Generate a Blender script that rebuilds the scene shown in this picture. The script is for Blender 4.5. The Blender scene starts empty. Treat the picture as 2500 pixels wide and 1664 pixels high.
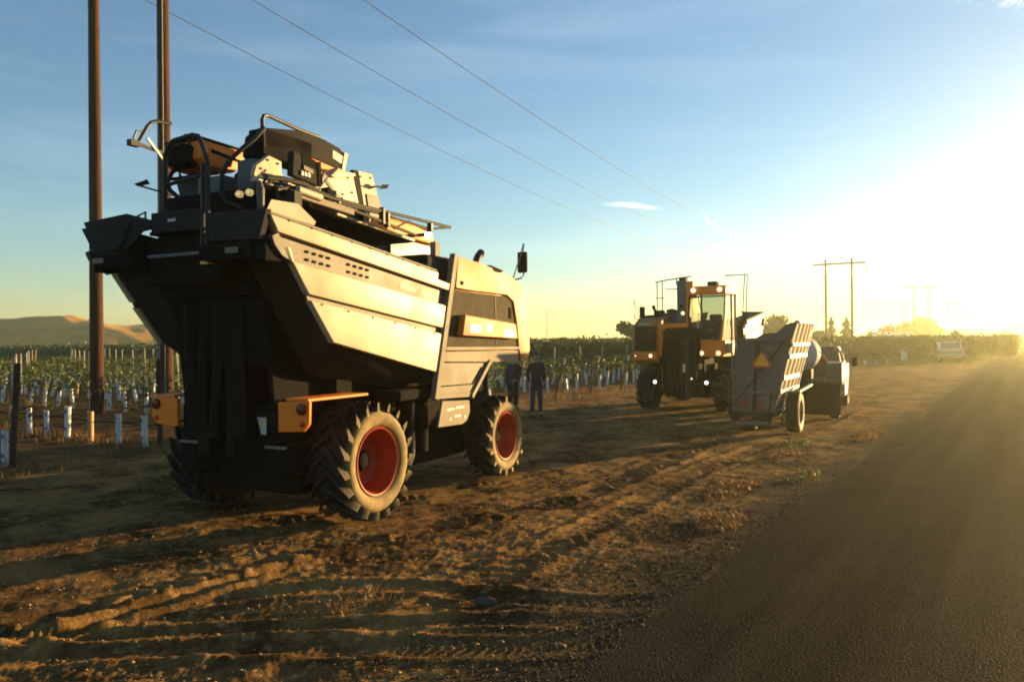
import bpy, bmesh, math, random
import numpy as np
from mathutils import Vector, Matrix

S = bpy.context.scene
COL = S.collection
R = math.radians
rnd = random.Random(7)
HAZE = 0.0010
NP = np.random.default_rng(11)

# ------------------------------------------------------------------ camera
cam_d = bpy.data.cameras.new("camera")
cam_d.sensor_width = 23.7
cam_d.lens = 18.01
cam_d.clip_start = 0.1
cam_d.clip_end = 6000
cam = bpy.data.objects.new("camera", cam_d)
COL.objects.link(cam)
cam.location = (0, 0, 2.1)
cam.rotation_euler = (Matrix.Rotation(R(90), 4, 'X') @ Matrix.Rotation(R(-0.5), 4, 'Z')).to_euler()
S.camera = cam

# ------------------------------------------------------------------ sky, sun, exposure
SUN_AZ, SUN_EL = R(54), R(4.3)
W = bpy.data.worlds.new("World")
S.world = W
W.use_nodes = True
wn, wl = W.node_tree.nodes, W.node_tree.links
wn.clear()
w_out = wn.new('ShaderNodeOutputWorld')
w_bg = wn.new('ShaderNodeBackground')
w_bg.inputs['Strength'].default_value = 0.076
sky = wn.new('ShaderNodeTexSky')
sky.sky_type = 'NISHITA'
sky.sun_disc = False
sky.sun_elevation = SUN_EL
sky.sun_rotation = SUN_AZ
sky.altitude = 200
sky.air_density = 1.0
sky.dust_density = 0.0
sky.ozone_density = 2.4
wl.new(w_bg.outputs[0], w_out.inputs['Surface'])

def wmath(op, a, b=None, clamp=False):
    n = wn.new('ShaderNodeMath'); n.operation = op; n.use_clamp = clamp
    for i, x in enumerate((a, b)):
        if x is None: continue
        if isinstance(x, (int, float)): n.inputs[i].default_value = x
        else: wl.new(x, n.inputs[i])
    return n.outputs[0]
tc = wn.new('ShaderNodeTexCoord')
def wdot(vec):
    n = wn.new('ShaderNodeVectorMath'); n.operation = 'DOT_PRODUCT'
    wl.new(tc.outputs['Generated'], n.inputs[0]); n.inputs[1].default_value = vec
    return n.outputs['Value']
# thin cirrus over the whole sky: long streaks of noise on the sky sphere
mp = wn.new('ShaderNodeMapping'); mp.inputs['Scale'].default_value = (1.2, 2.6, 9.0)
mp.inputs['Rotation'].default_value = (R(6), R(9), R(30))
wl.new(tc.outputs['Generated'], mp.inputs['Vector'])
cn = wn.new('ShaderNodeTexNoise'); cn.inputs['Scale'].default_value = 1.6
cn.inputs['Detail'].default_value = 6; cn.inputs['Roughness'].default_value = .55
cn.inputs['Distortion'].default_value = .5
wl.new(mp.outputs[0], cn.inputs['Vector'])
cr = wn.new('ShaderNodeMapRange'); cr.inputs['From Min'].default_value = .47; cr.inputs['From Max'].default_value = .85
cr.inputs['To Max'].default_value = .06
wl.new(cn.outputs['Fac'], cr.inputs['Value'])
cirrus = cr.outputs[0]
fn = wn.new('ShaderNodeTexNoise'); fn.inputs['Scale'].default_value = 14
fn.inputs['Detail'].default_value = 7; fn.inputs['Roughness'].default_value = .6; fn.inputs['Distortion'].default_value = .8
wl.new(tc.outputs['Generated'], fn.inputs['Vector'])
def wisp(az, el, tilt, la, lb, k, nz=1.0):
    c = Vector((math.sin(az) * math.cos(el), math.cos(az) * math.cos(el), math.sin(el)))
    rt = Vector((math.cos(az), -math.sin(az), 0)); up = rt.cross(c)
    a = rt * math.cos(tilt) + up * math.sin(tilt); b = up * math.cos(tilt) - rt * math.sin(tilt)
    off = wmath('MULTIPLY', wmath('SUBTRACT', fn.outputs['Fac'], .5), nz * lb * 3)
    p = wmath('DIVIDE', wdot(a), la)
    q0 = wmath('ADD', wmath('SUBTRACT', wdot(b), b.dot(c)), off)
    q = wmath('DIVIDE', q0, lb)
    r2 = wmath('ADD', wmath('MULTIPLY', p, p), wmath('MULTIPLY', q, q))
    m = wmath('SUBTRACT', 1.0, r2, True)
    m = wmath('MULTIPLY', m, wmath('GREATER_THAN', wdot(c), 0.0))
    m = wmath('MULTIPLY', m, m)
    return wmath('MULTIPLY', wmath('MULTIPLY', m, k), wmath('ADD', fn.outputs['Fac'], .35), True)
mask = cirrus
for args in ((R(8.9), R(9.6), R(-7), .045, .0045, .55, .8), (R(33.5), R(21.0), R(-12), .075, .030, .8, 1.2),
             (R(30.6), R(23.0), R(52), .05, .009, .9, 1.0), (R(14.4), R(8.2), R(-55), .022, .0022, .4, .5)):
    mask = wmath('MAXIMUM', mask, wisp(*args))
mixw = wn.new('ShaderNodeMix'); mixw.data_type = 'RGBA'
wl.new(mask, mixw.inputs[0]); wl.new(sky.outputs[0], mixw.inputs[6])
mixw.inputs[7].default_value = (8.4, 8.8, 9.0, 1)
wl.new(mixw.outputs[2], w_bg.inputs['Color'])

sun_d = bpy.data.lights.new("sun", 'SUN')
sun_d.energy = 5.0
sun_d.angle = R(0.5)
sun_d.color = (1.0, 0.63, 0.25)
sun = bpy.data.objects.new("sun", sun_d)
COL.objects.link(sun)
sv = Vector((math.sin(SUN_AZ) * math.cos(SUN_EL), math.cos(SUN_AZ) * math.cos(SUN_EL), math.sin(SUN_EL)))
sun.rotation_euler = sv.to_track_quat('Z', 'Y').to_euler()

S.view_settings.view_transform = 'Standard'
S.view_settings.look = 'None'
S.view_settings.gamma = 1
S.view_settings.use_curve_mapping = False
S.view_settings.exposure = 2.1
S.render.engine = 'CYCLES'
S.cycles.max_bounces = 6
S.cycles.diffuse_bounces = 3
S.cycles.glossy_bounces = 3
S.cycles.transparent_max_bounces = 6
S.cycles.volume_bounces = 1
S.cycles.use_denoising = True
S.cycles.caustics_reflective = False
S.cycles.caustics_refractive = False
S.cycles.filter_width = 1.9

# ------------------------------------------------------------------ materials
def mat(name, col, rough=.6, metal=0., var=.18, scale=3., dust=None, dust_amt=.35, dust_scale=1.4, bump=.0, bump_scale=60., spec=.5, emit=None, coat=0., stretch=None):
    m = bpy.data.materials.new(name); m.use_nodes = True
    t = m.node_tree; N, L = t.nodes, t.links
    b = N['Principled BSDF']
    b.inputs['Roughness'].default_value = rough; b.inputs['Metallic'].default_value = metal
    b.inputs['Specular IOR Level'].default_value = spec
    b.inputs['Coat Weight'].default_value = coat
    if emit:
        b.inputs['Emission Color'].default_value = (*emit[0], 1); b.inputs['Emission Strength'].default_value = emit[1]
    c = N.new('ShaderNodeTexCoord')
    vec = c.outputs['Object']
    if stretch:
        mpn = N.new('ShaderNodeMapping'); mpn.inputs['Scale'].default_value = stretch; L.new(vec, mpn.inputs['Vector']); vec = mpn.outputs[0]
    def noise(sc, det=5, ro=.6):
        n = N.new('ShaderNodeTexNoise'); n.inputs['Scale'].default_value = sc; n.inputs['Detail'].default_value = det
        n.inputs['Roughness'].default_value = ro; L.new(vec, n.inputs['Vector']); return n.outputs['Fac']
    def mix(fac, a, bcol):
        n = N.new('ShaderNodeMix'); n.data_type = 'RGBA'
        if isinstance(fac, float): n.inputs[0].default_value = fac
        else: L.new(fac, n.inputs[0])
        for i, x in ((6, a), (7, bcol)):
            if isinstance(x, tuple): n.inputs[i].default_value = (*x, 1)
            else: L.new(x, n.inputs[i])
        return n.outputs[2]
    lo = tuple(max(0, x * (1 - var)) for x in col); hi = tuple(min(1, x * (1 + var)) for x in col)
    out = mix(noise(scale), lo, hi)
    if dust:
        r = N.new('ShaderNodeMapRange'); r.inputs['From Min'].default_value = .42; r.inputs['From Max'].default_value = .72
        r.inputs['To Max'].default_value = dust_amt
        L.new(noise(dust_scale, 8, .65), r.inputs['Value'])
        out = mix(r.outputs[0], out, dust)
        rr = N.new('ShaderNodeMapRange'); rr.inputs['To Min'].default_value = rough; rr.inputs['To Max'].default_value = min(1, rough + .35)
        L.new(r.outputs[0], rr.inputs['Value']); L.new(rr.outputs[0], b.inputs['Roughness'])
    L.new(out, b.inputs['Base Color'])
    if bump:
        bp = N.new('ShaderNodeBump'); bp.inputs['Strength'].default_value = 1; bp.inputs['Distance'].default_value = bump
        L.new(noise(bump_scale, 4), bp.inputs['Height']); L.new(bp.outputs[0], b.inputs['Normal'])
    m['mix'] = 0
    return m

DUST = (.30, .23, .14)
M_BEIGE = mat('cream_paint', (.46, .375, .26), .5, spec=.3, var=.08, scale=1.2, dust=(.30, .22, .125), dust_amt=.5, dust_scale=1.6, stretch=(1, 1, .55), bump=.0006, bump_scale=25)
M_BAND = mat('grey_paint', (.055, .052, .045), .55, var=.1, spec=.3, dust=DUST, dust_amt=.4)
M_GALV = mat('dusty_grey_steel', (.15, .14, .108), .65, .0, spec=.2, var=.12, dust=DUST, dust_amt=.5, dust_scale=2.4)
M_DARK = mat('black_plastic', (.008, .008, .008), .85, var=.3, dust=(.018, .014, .010), dust_amt=.3, spec=.035)
M_DGREY = mat('charcoal_panel', (.022, .022, .023), .8, var=.2, dust=(.05, .042, .032), dust_amt=.4, dust_scale=2., spec=.06)
M_GREY = mat('blue_grey_paint', (.09, .10, .115), .6, spec=.25, var=.15, dust=DUST, dust_amt=.4)
M_ORANGE = mat('orange_paint', (.85, .205, .006), .55, spec=.3, var=.08, dust=(.42, .27, .12), dust_amt=.3)
M_HOOD = mat('dusty_orange_paint', (.42, .150, .022), .55, spec=.25, var=.08, dust=(.30, .165, .055), dust_amt=.5, dust_scale=.9)  # darker, less saturated orange with broad dust patches
M_BLACKPIPE = mat('black_pipe', (.012, .012, .013), .5, var=.2, dust=(.06, .05, .035), dust_amt=.3, spec=.25)
M_CHROME = mat('bright_steel', (.5, .48, .42), .3, .8, var=.1)
M_RIM = mat('red_orange_rim_paint', (.30, .030, .004), .5, spec=.3, var=.15, dust=(.22, .07, .03), dust_amt=.5, dust_scale=3)
M_GRILLE = mat('olive_black_mesh', (.030, .024, .013), .85, spec=.15, var=.35, scale=5, dust=(.15, .12, .07), dust_amt=.5, bump=.003, bump_scale=120)
M_RUBBER_FLAP = mat('rubber_flap', (.010, .010, .010), .75, var=.3, dust=(.018, .015, .011), dust_amt=.5, dust_scale=1., spec=.03)
M_WHITE = mat('white_sticker', (.5, .5, .48), .6, var=.1, dust=DUST, dust_amt=.3)
M_YEL = mat('warning_yellow', (.80, .52, .04), .5, var=.08)
M_REDLENS = mat('dark_red_lens', (.10, .012, .006), .25, var=.2)
M_REDREFL = mat('red_reflector', (.42, .03, .012), .25, var=.15)
M_AMBER = mat('amber_beacon_lens', (.55, .12, .02), .25, var=.15)
M_LAMP = mat('lit_lamp_lens', (.9, .85, .7), .2, var=.02, emit=((1, .70, .34), .32))
M_LAMPW = mat('lit_headlamp_and_glint', (.9, .9, .9), .2, var=.02, emit=((.95, .97, 1.), 1.2))
M_GLASSDK = mat('tinted_glass', (.05, .065, .06), .08, var=.1, spec=.8)
M_TEXT = mat('pale_lettering', (.30, .26, .19), .5, var=.02)
M_TEXTD = mat('faded_lettering', (.19, .16, .11), .5, var=.05)
M_WOOD = mat('creosoted_pole_wood', (.046, .024, .015), .9, spec=.1, var=.45, scale=9, dust=(.10, .048, .025), dust_amt=.55, dust_scale=6, bump=.02, bump_scale=14, stretch=(1, 1, .06))
M_WIRE = mat('wire', (.10, .10, .11), .5, .6)
M_STEELDK = mat('dark_steel', (.022, .021, .02), .7, .0, spec=.2)

def glass_mat(name, col, alpha_mix=.35):
    m = bpy.data.materials.new(name); m.use_nodes = True
    N, L = m.node_tree.nodes, m.node_tree.links
    N.clear(); o = N.new('ShaderNodeOutputMaterial'); mx = N.new('ShaderNodeMixShader')
    t = N.new('ShaderNodeBsdfTransparent'); t.inputs[0].default_value = (*col, 1)
    g = N.new('ShaderNodeBsdfPrincipled'); g.inputs['Base Color'].default_value = (.075, .095, .08, 1); g.inputs['Roughness'].default_value = .3; g.inputs['Specular IOR Level'].default_value = .12
    mx.inputs[0].default_value = alpha_mix
    L.new(t.outputs[0], mx.inputs[1]); L.new(g.outputs[0], mx.inputs[2]); L.new(mx.outputs[0], o.inputs[0])
    return m
M_GLASS = glass_mat('dusty_cab_glass', (.80, .88, .82), .33)

def leaf_mat(name, a, b, trans=.35):
    m = bpy.data.materials.new(name); m.use_nodes = True
    N, L = m.node_tree.nodes, m.node_tree.links
    N.clear(); o = N.new('ShaderNodeOutputMaterial'); mx = N.new('ShaderNodeMixShader')
    p = N.new('ShaderNodeBsdfPrincipled'); p.inputs['Roughness'].default_value = .6
    t = N.new('ShaderNodeBsdfTranslucent')
    g = N.new('ShaderNodeNewGeometry'); n1 = N.new('ShaderNodeTexNoise'); n1.inputs['Scale'].default_value = 1.3
    n1.inputs['Detail'].default_value = 6
    L.new(g.outputs['Position'], n1.inputs['Vector'])
    add = N.new('ShaderNodeMath'); add.operation = 'MULTIPLY_ADD'; add.inputs[1].default_value = .5
    L.new(g.outputs['Random Per Island'], add.inputs[0]); 
    s = N.new('ShaderNodeMapRange'); s.inputs['From Min'].default_value = .35; s.inputs['From Max'].default_value = .7; s.inputs['To Max'].default_value = .6
    L.new(n1.outputs['Fac'], s.inputs['Value']); L.new(s.outputs[0], add.inputs[2])
    c = N.new('ShaderNodeMix'); c.data_type = 'RGBA'; c.inputs[6].default_value = (*a, 1); c.inputs[7].default_value = (*b, 1)
    L.new(add.outputs[0], c.inputs[0])
    L.new(c.outputs[2], p.inputs['Base Color']); L.new(c.outputs[2], t.inputs[0])
    mx.inputs[0].default_value = trans
    L.new(p.outputs[0], mx.inputs[1]); L.new(t.outputs[0], mx.inputs[2]); L.new(mx.outputs[0], o.inputs[0])
    return m
M_VINE = leaf_mat('vine_leaf', (.020, .042, .006), (.085, .105, .012), .45)
M_VINEDARK = leaf_mat('mature_vine_leaf', (.016, .036, .007), (.055, .078, .013), .35)
M_TREE = leaf_mat('tree_leaf', (.025, .04, .014), (.06, .075, .02), .25)
M_DRY = leaf_mat('dry_grass', (.11, .055, .016), (.22, .13, .04), .35)
M_GREENTUFT = leaf_mat('green_weed', (.05, .07, .015), (.15, .15, .03), .35)

def tyre_mat(name, hw, Rr, top=.2, rc=9., tread=(.006, .006, .006), dustc=(.30, .20, .06)):
    m = bpy.data.materials.new(name); m.use_nodes = True
    N, L = m.node_tree.nodes, m.node_tree.links
    b = N['Principled BSDF']; b.inputs['Roughness'].default_value = .82
    c = N.new('ShaderNodeTexCoord'); sp = N.new('ShaderNodeSeparateXYZ'); L.new(c.outputs['Object'], sp.inputs[0])
    ab = N.new('ShaderNodeMath'); ab.operation = 'MULTIPLY'; ab.inputs[1].default_value = -1; L.new(sp.outputs[1], ab.inputs[0])
    r1 = N.new('ShaderNodeMapRange'); r1.inputs['From Min'].default_value = hw * .72; r1.inputs['From Max'].default_value = hw * .88
    L.new(ab.outputs[0], r1.inputs['Value'])
    comb = N.new('ShaderNodeCombineXYZ'); L.new(sp.outputs[0], comb.inputs[0]); L.new(sp.outputs[2], comb.inputs[2])
    ln = N.new('ShaderNodeVectorMath'); ln.operation = 'LENGTH'; L.new(comb.outputs[0], ln.inputs[0])
    r2 = N.new('ShaderNodeMapRange'); r2.inputs['From Min'].default_value = Rr - .016; r2.inputs['From Max'].default_value = Rr - .004
    r2.inputs['To Max'].default_value = top
    L.new(ln.outputs['Value'], r2.inputs['Value'])
    r3 = N.new('ShaderNodeMapRange'); r3.inputs['From Min'].default_value = rc - .03; r3.inputs['From Max'].default_value = rc + .005; r3.inputs['To Min'].default_value = 1; r3.inputs['To Max'].default_value = .22
    L.new(ln.outputs['Value'], r3.inputs['Value'])
    sw = N.new('ShaderNodeMath'); sw.operation = 'MULTIPLY'; L.new(r1.outputs[0], sw.inputs[0]); L.new(r3.outputs[0], sw.inputs[1])
    mxm = N.new('ShaderNodeMath'); mxm.operation = 'MAXIMUM'; L.new(sw.outputs[0], mxm.inputs[0]); L.new(r2.outputs[0], mxm.inputs[1])
    n = N.new('ShaderNodeTexNoise'); n.inputs['Scale'].default_value = 7; n.inputs['Detail'].default_value = 6; L.new(c.outputs['Object'], n.inputs['Vector'])
    nr = N.new('ShaderNodeMapRange'); nr.inputs['From Min'].default_value = .3; nr.inputs['From Max'].default_value = .6; nr.inputs['To Min'].default_value = .45
    L.new(n.outputs['Fac'], nr.inputs['Value'])
    mu = N.new('ShaderNodeMath'); mu.operation = 'MULTIPLY'; L.new(mxm.outputs[0], mu.inputs[0]); L.new(nr.outputs[0], mu.inputs[1])
    mx = N.new('ShaderNodeMix'); mx.data_type = 'RGBA'; mx.inputs[6].default_value = (*tread, 1); mx.inputs[7].default_value = (*dustc, 1)
    L.new(mu.outputs[0], mx.inputs[0]); L.new(mx.outputs[2], b.inputs['Base Color'])
    return m

# ------------------------------------------------------------------ mesh builder
class B:
    def __init__(s): s.v = []; s.f = []; s.sm = []
    def add(s, vs, fs, smooth=True):
        o = len(s.v); s.v += [tuple(p) for p in vs]; s.f += [tuple(i + o for i in f) for f in fs]; return s
    def box(s, x0, x1, y0, y1, z0, z1):
        vs = [(x, y, z) for x in (x0, x1) for y in (y0, y1) for z in (z0, z1)]
        return s.add(vs, [(0, 1, 3, 2), (4, 6, 7, 5), (0, 4, 5, 1), (2, 3, 7, 6), (0, 2, 6, 4), (1, 5, 7, 3)])
    def prism(s, poly, ext):
        n = len(poly); e = Vector(ext)
        vs = [Vector(p) for p in poly]; vs = vs + [p + e for p in vs]
        return s.add(vs, [tuple(range(n)), tuple(range(2 * n - 1, n - 1, -1))] + [(i, i + n, (i + 1) % n + n, (i + 1) % n) for i in range(n)])
    def uz(s, poly, v0, v1):               # outline in the (u, z) plane, thickness from v0 to v1
        return s.prism([(u, v0, z) for u, z in poly], (0, v1 - v0, 0))
    def vz(s, poly, u0, u1):
        return s.prism([(u0, v, z) for v, z in poly], (u1 - u0, 0, 0))
    def beam(s, p, q, w, h, up=(0, 0, 1)):
        p, q = Vector(p), Vector(q); d = (q - p).normalized(); a = d.cross(Vector(up))
        if a.length < 1e-4: a = d.cross(Vector((1, 0, 0)))
        a.normalize(); c = a.cross(d)
        vs = [t + a * i * w / 2 + c * j * h / 2 for t in (p, q) for i, j in ((-1, -1), (1, -1), (1, 1), (-1, 1))]
        return s.add(vs, [(3, 2, 1, 0), (4, 5, 6, 7)] + [(i, (i + 1) % 4, (i + 1) % 4 + 4, i + 4) for i in range(4)])
    def tube(s, pts, r, n=8, cap=True):
        P = [Vector(p) for p in pts]; rs = r if isinstance(r, (list, tuple)) else [r] * len(P)
        d0 = (P[1] - P[0]).normalized(); a = d0.orthogonal().normalized(); rings = []
        for i, p in enumerate(P):
            if i == 0: d = P[1] - P[0]
            elif i == len(P) - 1: d = P[-1] - P[-2]
            else: d = (P[i + 1] - p).normalized() + (p - P[i - 1]).normalized()
            d.normalize(); a = (a - d * a.dot(d)).normalized(); b = d.cross(a)
            rings.append([p + (a * math.cos(2 * math.pi * k / n) + b * math.sin(2 * math.pi * k / n)) * rs[i] for k in range(n)])
        vs = [q for g in rings for q in g]; fs = []
        for i in range(len(P) - 1):
            for k in range(n): fs.append((i * n + k, i * n + (k + 1) % n, (i + 1) * n + (k + 1) % n, (i + 1) * n + k))
        if cap: fs += [tuple(range(n - 1, -1, -1)), tuple(range((len(P) - 1) * n, len(P) * n))]
        return s.add(vs, fs)
    def lathe(s, prof, c=(0, 0, 0), axis='y', n=48, close=False):   # prof: (radius, height along the axis)
        vs = []; fs = []; c = Vector(c); m = len(prof)
        for k in range(n):
            a = 2 * math.pi * k / n
            for r, h in prof:
                if axis == 'y': p = Vector((r * math.cos(a), h, r * math.sin(a)))
                elif axis == 'z': p = Vector((r * math.cos(a), r * math.sin(a), h))
                else: p = Vector((h, r * math.cos(a), r * math.sin(a)))
                vs.append(c + p)
        mm = m if close else m - 1
        for k in range(n):
            for i in range(mm):
                j = (i + 1) % m; k2 = (k + 1) % n
                fs.append((k * m + i, k * m + j, k2 * m + j, k2 * m + i))
        return s.add(vs, fs)
    def ball(s, c, r, n=12, m=8, sc=(1, 1, 1)):
        prof = [(max(1e-4, r * math.sin(math.pi * i / m)), r * -math.cos(math.pi * i / m)) for i in range(m + 1)]
        o = len(s.v); s.lathe(prof, (0, 0, 0), 'z', n)
        for i in range(o, len(s.v)):
            p = s.v[i]; s.v[i] = (p[0] * sc[0] + c[0], p[1] * sc[1] + c[1], p[2] * sc[2] + c[2])
        return s
    def build(s, name, m, parent=None, fmap=None, bevel=0., seg=1, ang=32, loc=None):
        me = bpy.data.meshes.new(name)
        vs = [fmap(*p) for p in s.v] if fmap else s.v
        me.from_pydata(vs, [], s.f)
        bm = bmesh.new(); bm.from_mesh(me)
        bmesh.ops.remove_doubles(bm, verts=bm.verts, dist=1e-5)
        bmesh.ops.recalc_face_normals(bm, faces=bm.faces)
        if bevel:
            es = [e for e in bm.edges if len(e.link_faces) == 2 and e.calc_face_angle(0) > R(28)]
            bmesh.ops.bevel(bm, geom=es, offset=bevel, segments=seg, affect='EDGES', clamp_overlap=True, profile=.6)
        bm.to_mesh(me); bm.free()
        me.shade_smooth(); me.set_sharp_from_angle(angle=R(ang))
        me.materials.append(m)
        o = bpy.data.objects.new(name, me); COL.objects.link(o)
        if parent: o.parent = parent
        if loc: o.location = loc
        return o

def tag(o, label=None, cat=None, group=None, kind=None):
    for k, x in (('label', label), ('category', cat), ('group', group), ('kind', kind)):
        if x: o[k] = x
    return o
def empty(name, loc=(0, 0, 0), rz=0., parent=None):
    o = bpy.data.objects.new(name, None); COL.objects.link(o); o.location = loc; o.rotation_euler = (0, 0, rz)
    o.empty_display_size = .2
    if parent: o.parent = parent
    return o
def raw_mesh(name, V, F, m, smooth=False, kind=None):
    V = np.asarray(V, np.float32); F = np.asarray(F, np.int32); k = F.shape[1]
    me = bpy.data.meshes.new(name)
    me.vertices.add(len(V)); me.vertices.foreach_set('co', V.ravel())
    me.loops.add(F.size); me.loops.foreach_set('vertex_index', F.ravel())
    me.polygons.add(len(F)); me.polygons.foreach_set('loop_start', np.arange(0, F.size, k, dtype=np.int32))
    me.polygons.foreach_set('loop_total', np.full(len(F), k, np.int32))
    me.update(calc_edges=True)
    if smooth: me.polygons.foreach_set('use_smooth', np.ones(len(F), bool))
    me.materials.append(m)
    o = bpy.data.objects.new(name, me); COL.objects.link(o)
    if kind: o['kind'] = kind
    return o
def leaf_quads(C, size, rng, aspect=1.0, up=0.0):
    n = len(C); a = rng.normal(size=(n, 3)); a /= np.linalg.norm(a, axis=1)[:, None]
    b = rng.normal(size=(n, 3)); b[:, 2] += up; b -= a * (a * b).sum(1)[:, None]; b /= np.linalg.norm(b, axis=1)[:, None]
    s = (size * rng.uniform(.6, 1.3, n))[:, None] / 2
    V = np.stack([C - a * s, C - b * s * aspect * .55 + a * s * .1, C + a * s, C + b * s * aspect * .75], 1).reshape(-1, 3)
    F = np.arange(4 * n).reshape(n, 4)
    return V, F

# ------------------------------------------------------------------ numpy noise
_perm = NP.permutation(512); _g = NP.uniform(0, 2 * math.pi, 512); _gx, _gy = np.cos(_g), np.sin(_g)
def perlin(x, y):
    xi = np.floor(x).astype(np.int64); yi = np.floor(y).astype(np.int64); xf = x - xi; yf = y - yi
    u = xf * xf * xf * (xf * (xf * 6 - 15) + 10); v = yf * yf * yf * (yf * (yf * 6 - 15) + 10)
    def g(ix, iy, dx, dy):
        h = _perm[(_perm[ix & 511] + iy) & 511]; return _gx[h] * dx + _gy[h] * dy
    a = g(xi, yi, xf, yf); b = g(xi + 1, yi, xf - 1, yf); c = g(xi, yi + 1, xf, yf - 1); d = g(xi + 1, yi + 1, xf - 1, yf - 1)
    return (a + u * (b - a)) + v * ((c + u * (d - c)) - (a + u * (b - a)))
def sstep(a, b, x):
    t = np.clip((x - a) / (b - a), 0, 1); return t * t * (3 - 2 * t)

# ------------------------------------------------------------------ layout frame
HD = R(33.5)
DX, DY = math.sin(HD), math.cos(HD)          # along the road
LX, LY = -math.cos(HD), math.sin(HD)         # to its left
def road_xy(s, l): return (DX * s + LX * l, DY * s + LY * l)
E0 = (-7.32, 15.81)                          # edge of the vineyard
def vine_xy(d, t): return (E0[0] + DX * d + LX * t, E0[1] + DY * d + LY * t)
F_PX = 778.2
def px(x, y, z):                             # pixel of a world point in the 1024 frame (used only to leave out what is out of view)
    c, s_ = math.cos(R(.5)), math.sin(R(.5)); a, b = x / y, (z - 2.1) / y
    return 512 + F_PX * (c * a - s_ * b), 340.5 - F_PX * (s_ * a + c * b)
wheel_spots = []

# ------------------------------------------------------------------ ground
def ground_material():
    m = bpy.data.materials.new('dirt_yard'); m.use_nodes = True
    N, L = m.node_tree.nodes, m.node_tree.links
    b = N['Principled BSDF']; b.inputs['Roughness'].default_value = .95; b.inputs['Specular IOR Level'].default_value = .02
    g = N.new('ShaderNodeNewGeometry')
    def noise(sc, det=6, ro=.6, dist=0.):
        n = N.new('ShaderNodeTexNoise'); n.inputs['Scale'].default_value = sc; n.inputs['Detail'].default_value = det
        n.inputs['Roughness'].default_value = ro; n.inputs['Distortion'].default_value = dist
        L.new(g.outputs['Position'], n.inputs['Vector']); return n.outputs['Fac']
    def rng(x, a, b_, lo=0., hi=1.):
        n = N.new('ShaderNodeMapRange'); n.inputs['From Min'].default_value = a; n.inputs['From Max'].default_value = b_
        n.inputs['To Min'].default_value = lo; n.inputs['To Max'].default_value = hi
        n.interpolation_type = 'SMOOTHSTEP'
        L.new(x, n.inputs['Value']); return n.outputs[0]
    def mix(f, a, c):
        n = N.new('ShaderNodeMix'); n.data_type = 'RGBA'; L.new(f, n.inputs[0])
        for i, x in ((6, a), (7, c)):
            if isinstance(x, tuple): n.inputs[i].default_value = (*x, 1)
            else: L.new(x, n.inputs[i])
        return n.outputs[2]
    def mth(op, a, c):
        n = N.new('ShaderNodeMath'); n.operation = op
        for i, x in ((0, a), (1, c)):
            if isinstance(x, (int, float)): n.inputs[i].default_value = x
            else: L.new(x, n.inputs[i])
        return n.outputs[0]
    dt = N.new('ShaderNodeVectorMath'); dt.operation = 'DOT_PRODUCT'; L.new(g.outputs['Position'], dt.inputs[0]); dt.inputs[1].default_value = (LX, LY, 0)
    lat = dt.outputs['Value']
    wob = mth('MULTIPLY', mth('SUBTRACT', noise(.55, 5), .5), 2.2)
    latw = mth('ADD', lat, wob)
    dirt = mix(rng(noise(.9, 8, .68, .6), .36, .66), (.050, .028, .011), (.275, .158, .053))
    dirt = mix(rng(noise(7, 6, .7), .50, .74), dirt, (.37, .235, .095))
    dirt = mix(rng(noise(26, 4, .7), .56, .72, 0, .8), dirt, (.035, .022, .010))
    grv = mix(rng(noise(60, 3, .8), .40, .66), (.010, .009, .007), (.075, .060, .038))
    edge = rng(latw, 2.5, 3.3)
    col = mix(edge, grv, dirt)
    field = mix(rng(noise(1.6, 6), .35, .65), (.055, .031, .011), (.18, .098, .032))
    col = mix(rng(latw, 14.0, 16.5), col, field)
    far = mix(rng(noise(.02, 6), .4, .6), (.05, .06, .02), (.14, .11, .04))
    ln = N.new('ShaderNodeVectorMath'); ln.operation = 'LENGTH'; L.new(g.outputs['Position'], ln.inputs[0])
    farm = mth('MULTIPLY', rng(ln.outputs['Value'], 90., 200.), rng(lat, 8., 20.))
    col = mix(farm, col, far)
    L.new(col, b.inputs['Base Color'])
    bp = N.new('ShaderNodeBump'); bp.inputs['Distance'].default_value = .035
    h = mth('ADD', mth('MULTIPLY', noise(22, 5, .7), .7), mth('MULTIPLY', noise(75, 3, .8), .35))
    L.new(h, bp.inputs['Height']); L.new(bp.outputs[0], b.inputs['Normal'])
    return m

RUTS = []
def rut(pts, w, depth, berm, tread=0., pitch=.2):
    # smooth the polyline (Catmull-Rom)
    P = [np.array(p, float) for p in pts]; P = [2 * P[0] - P[1]] + P + [2 * P[-1] - P[-2]]; out = []
    for i in range(1, len(P) - 2):
        for t in np.linspace(0, 1, 7, endpoint=False):
            a, b, c, d = P[i - 1], P[i], P[i + 1], P[i + 2]
            out.append(.5 * ((2 * b) + (c - a) * t + (2 * a - 5 * b + 4 * c - d) * t * t + (3 * b - a - 3 * c + d) * t ** 3))
    out.append(P[-2]); RUTS.append((np.array(out), w, depth, berm, tread, pitch))

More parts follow.
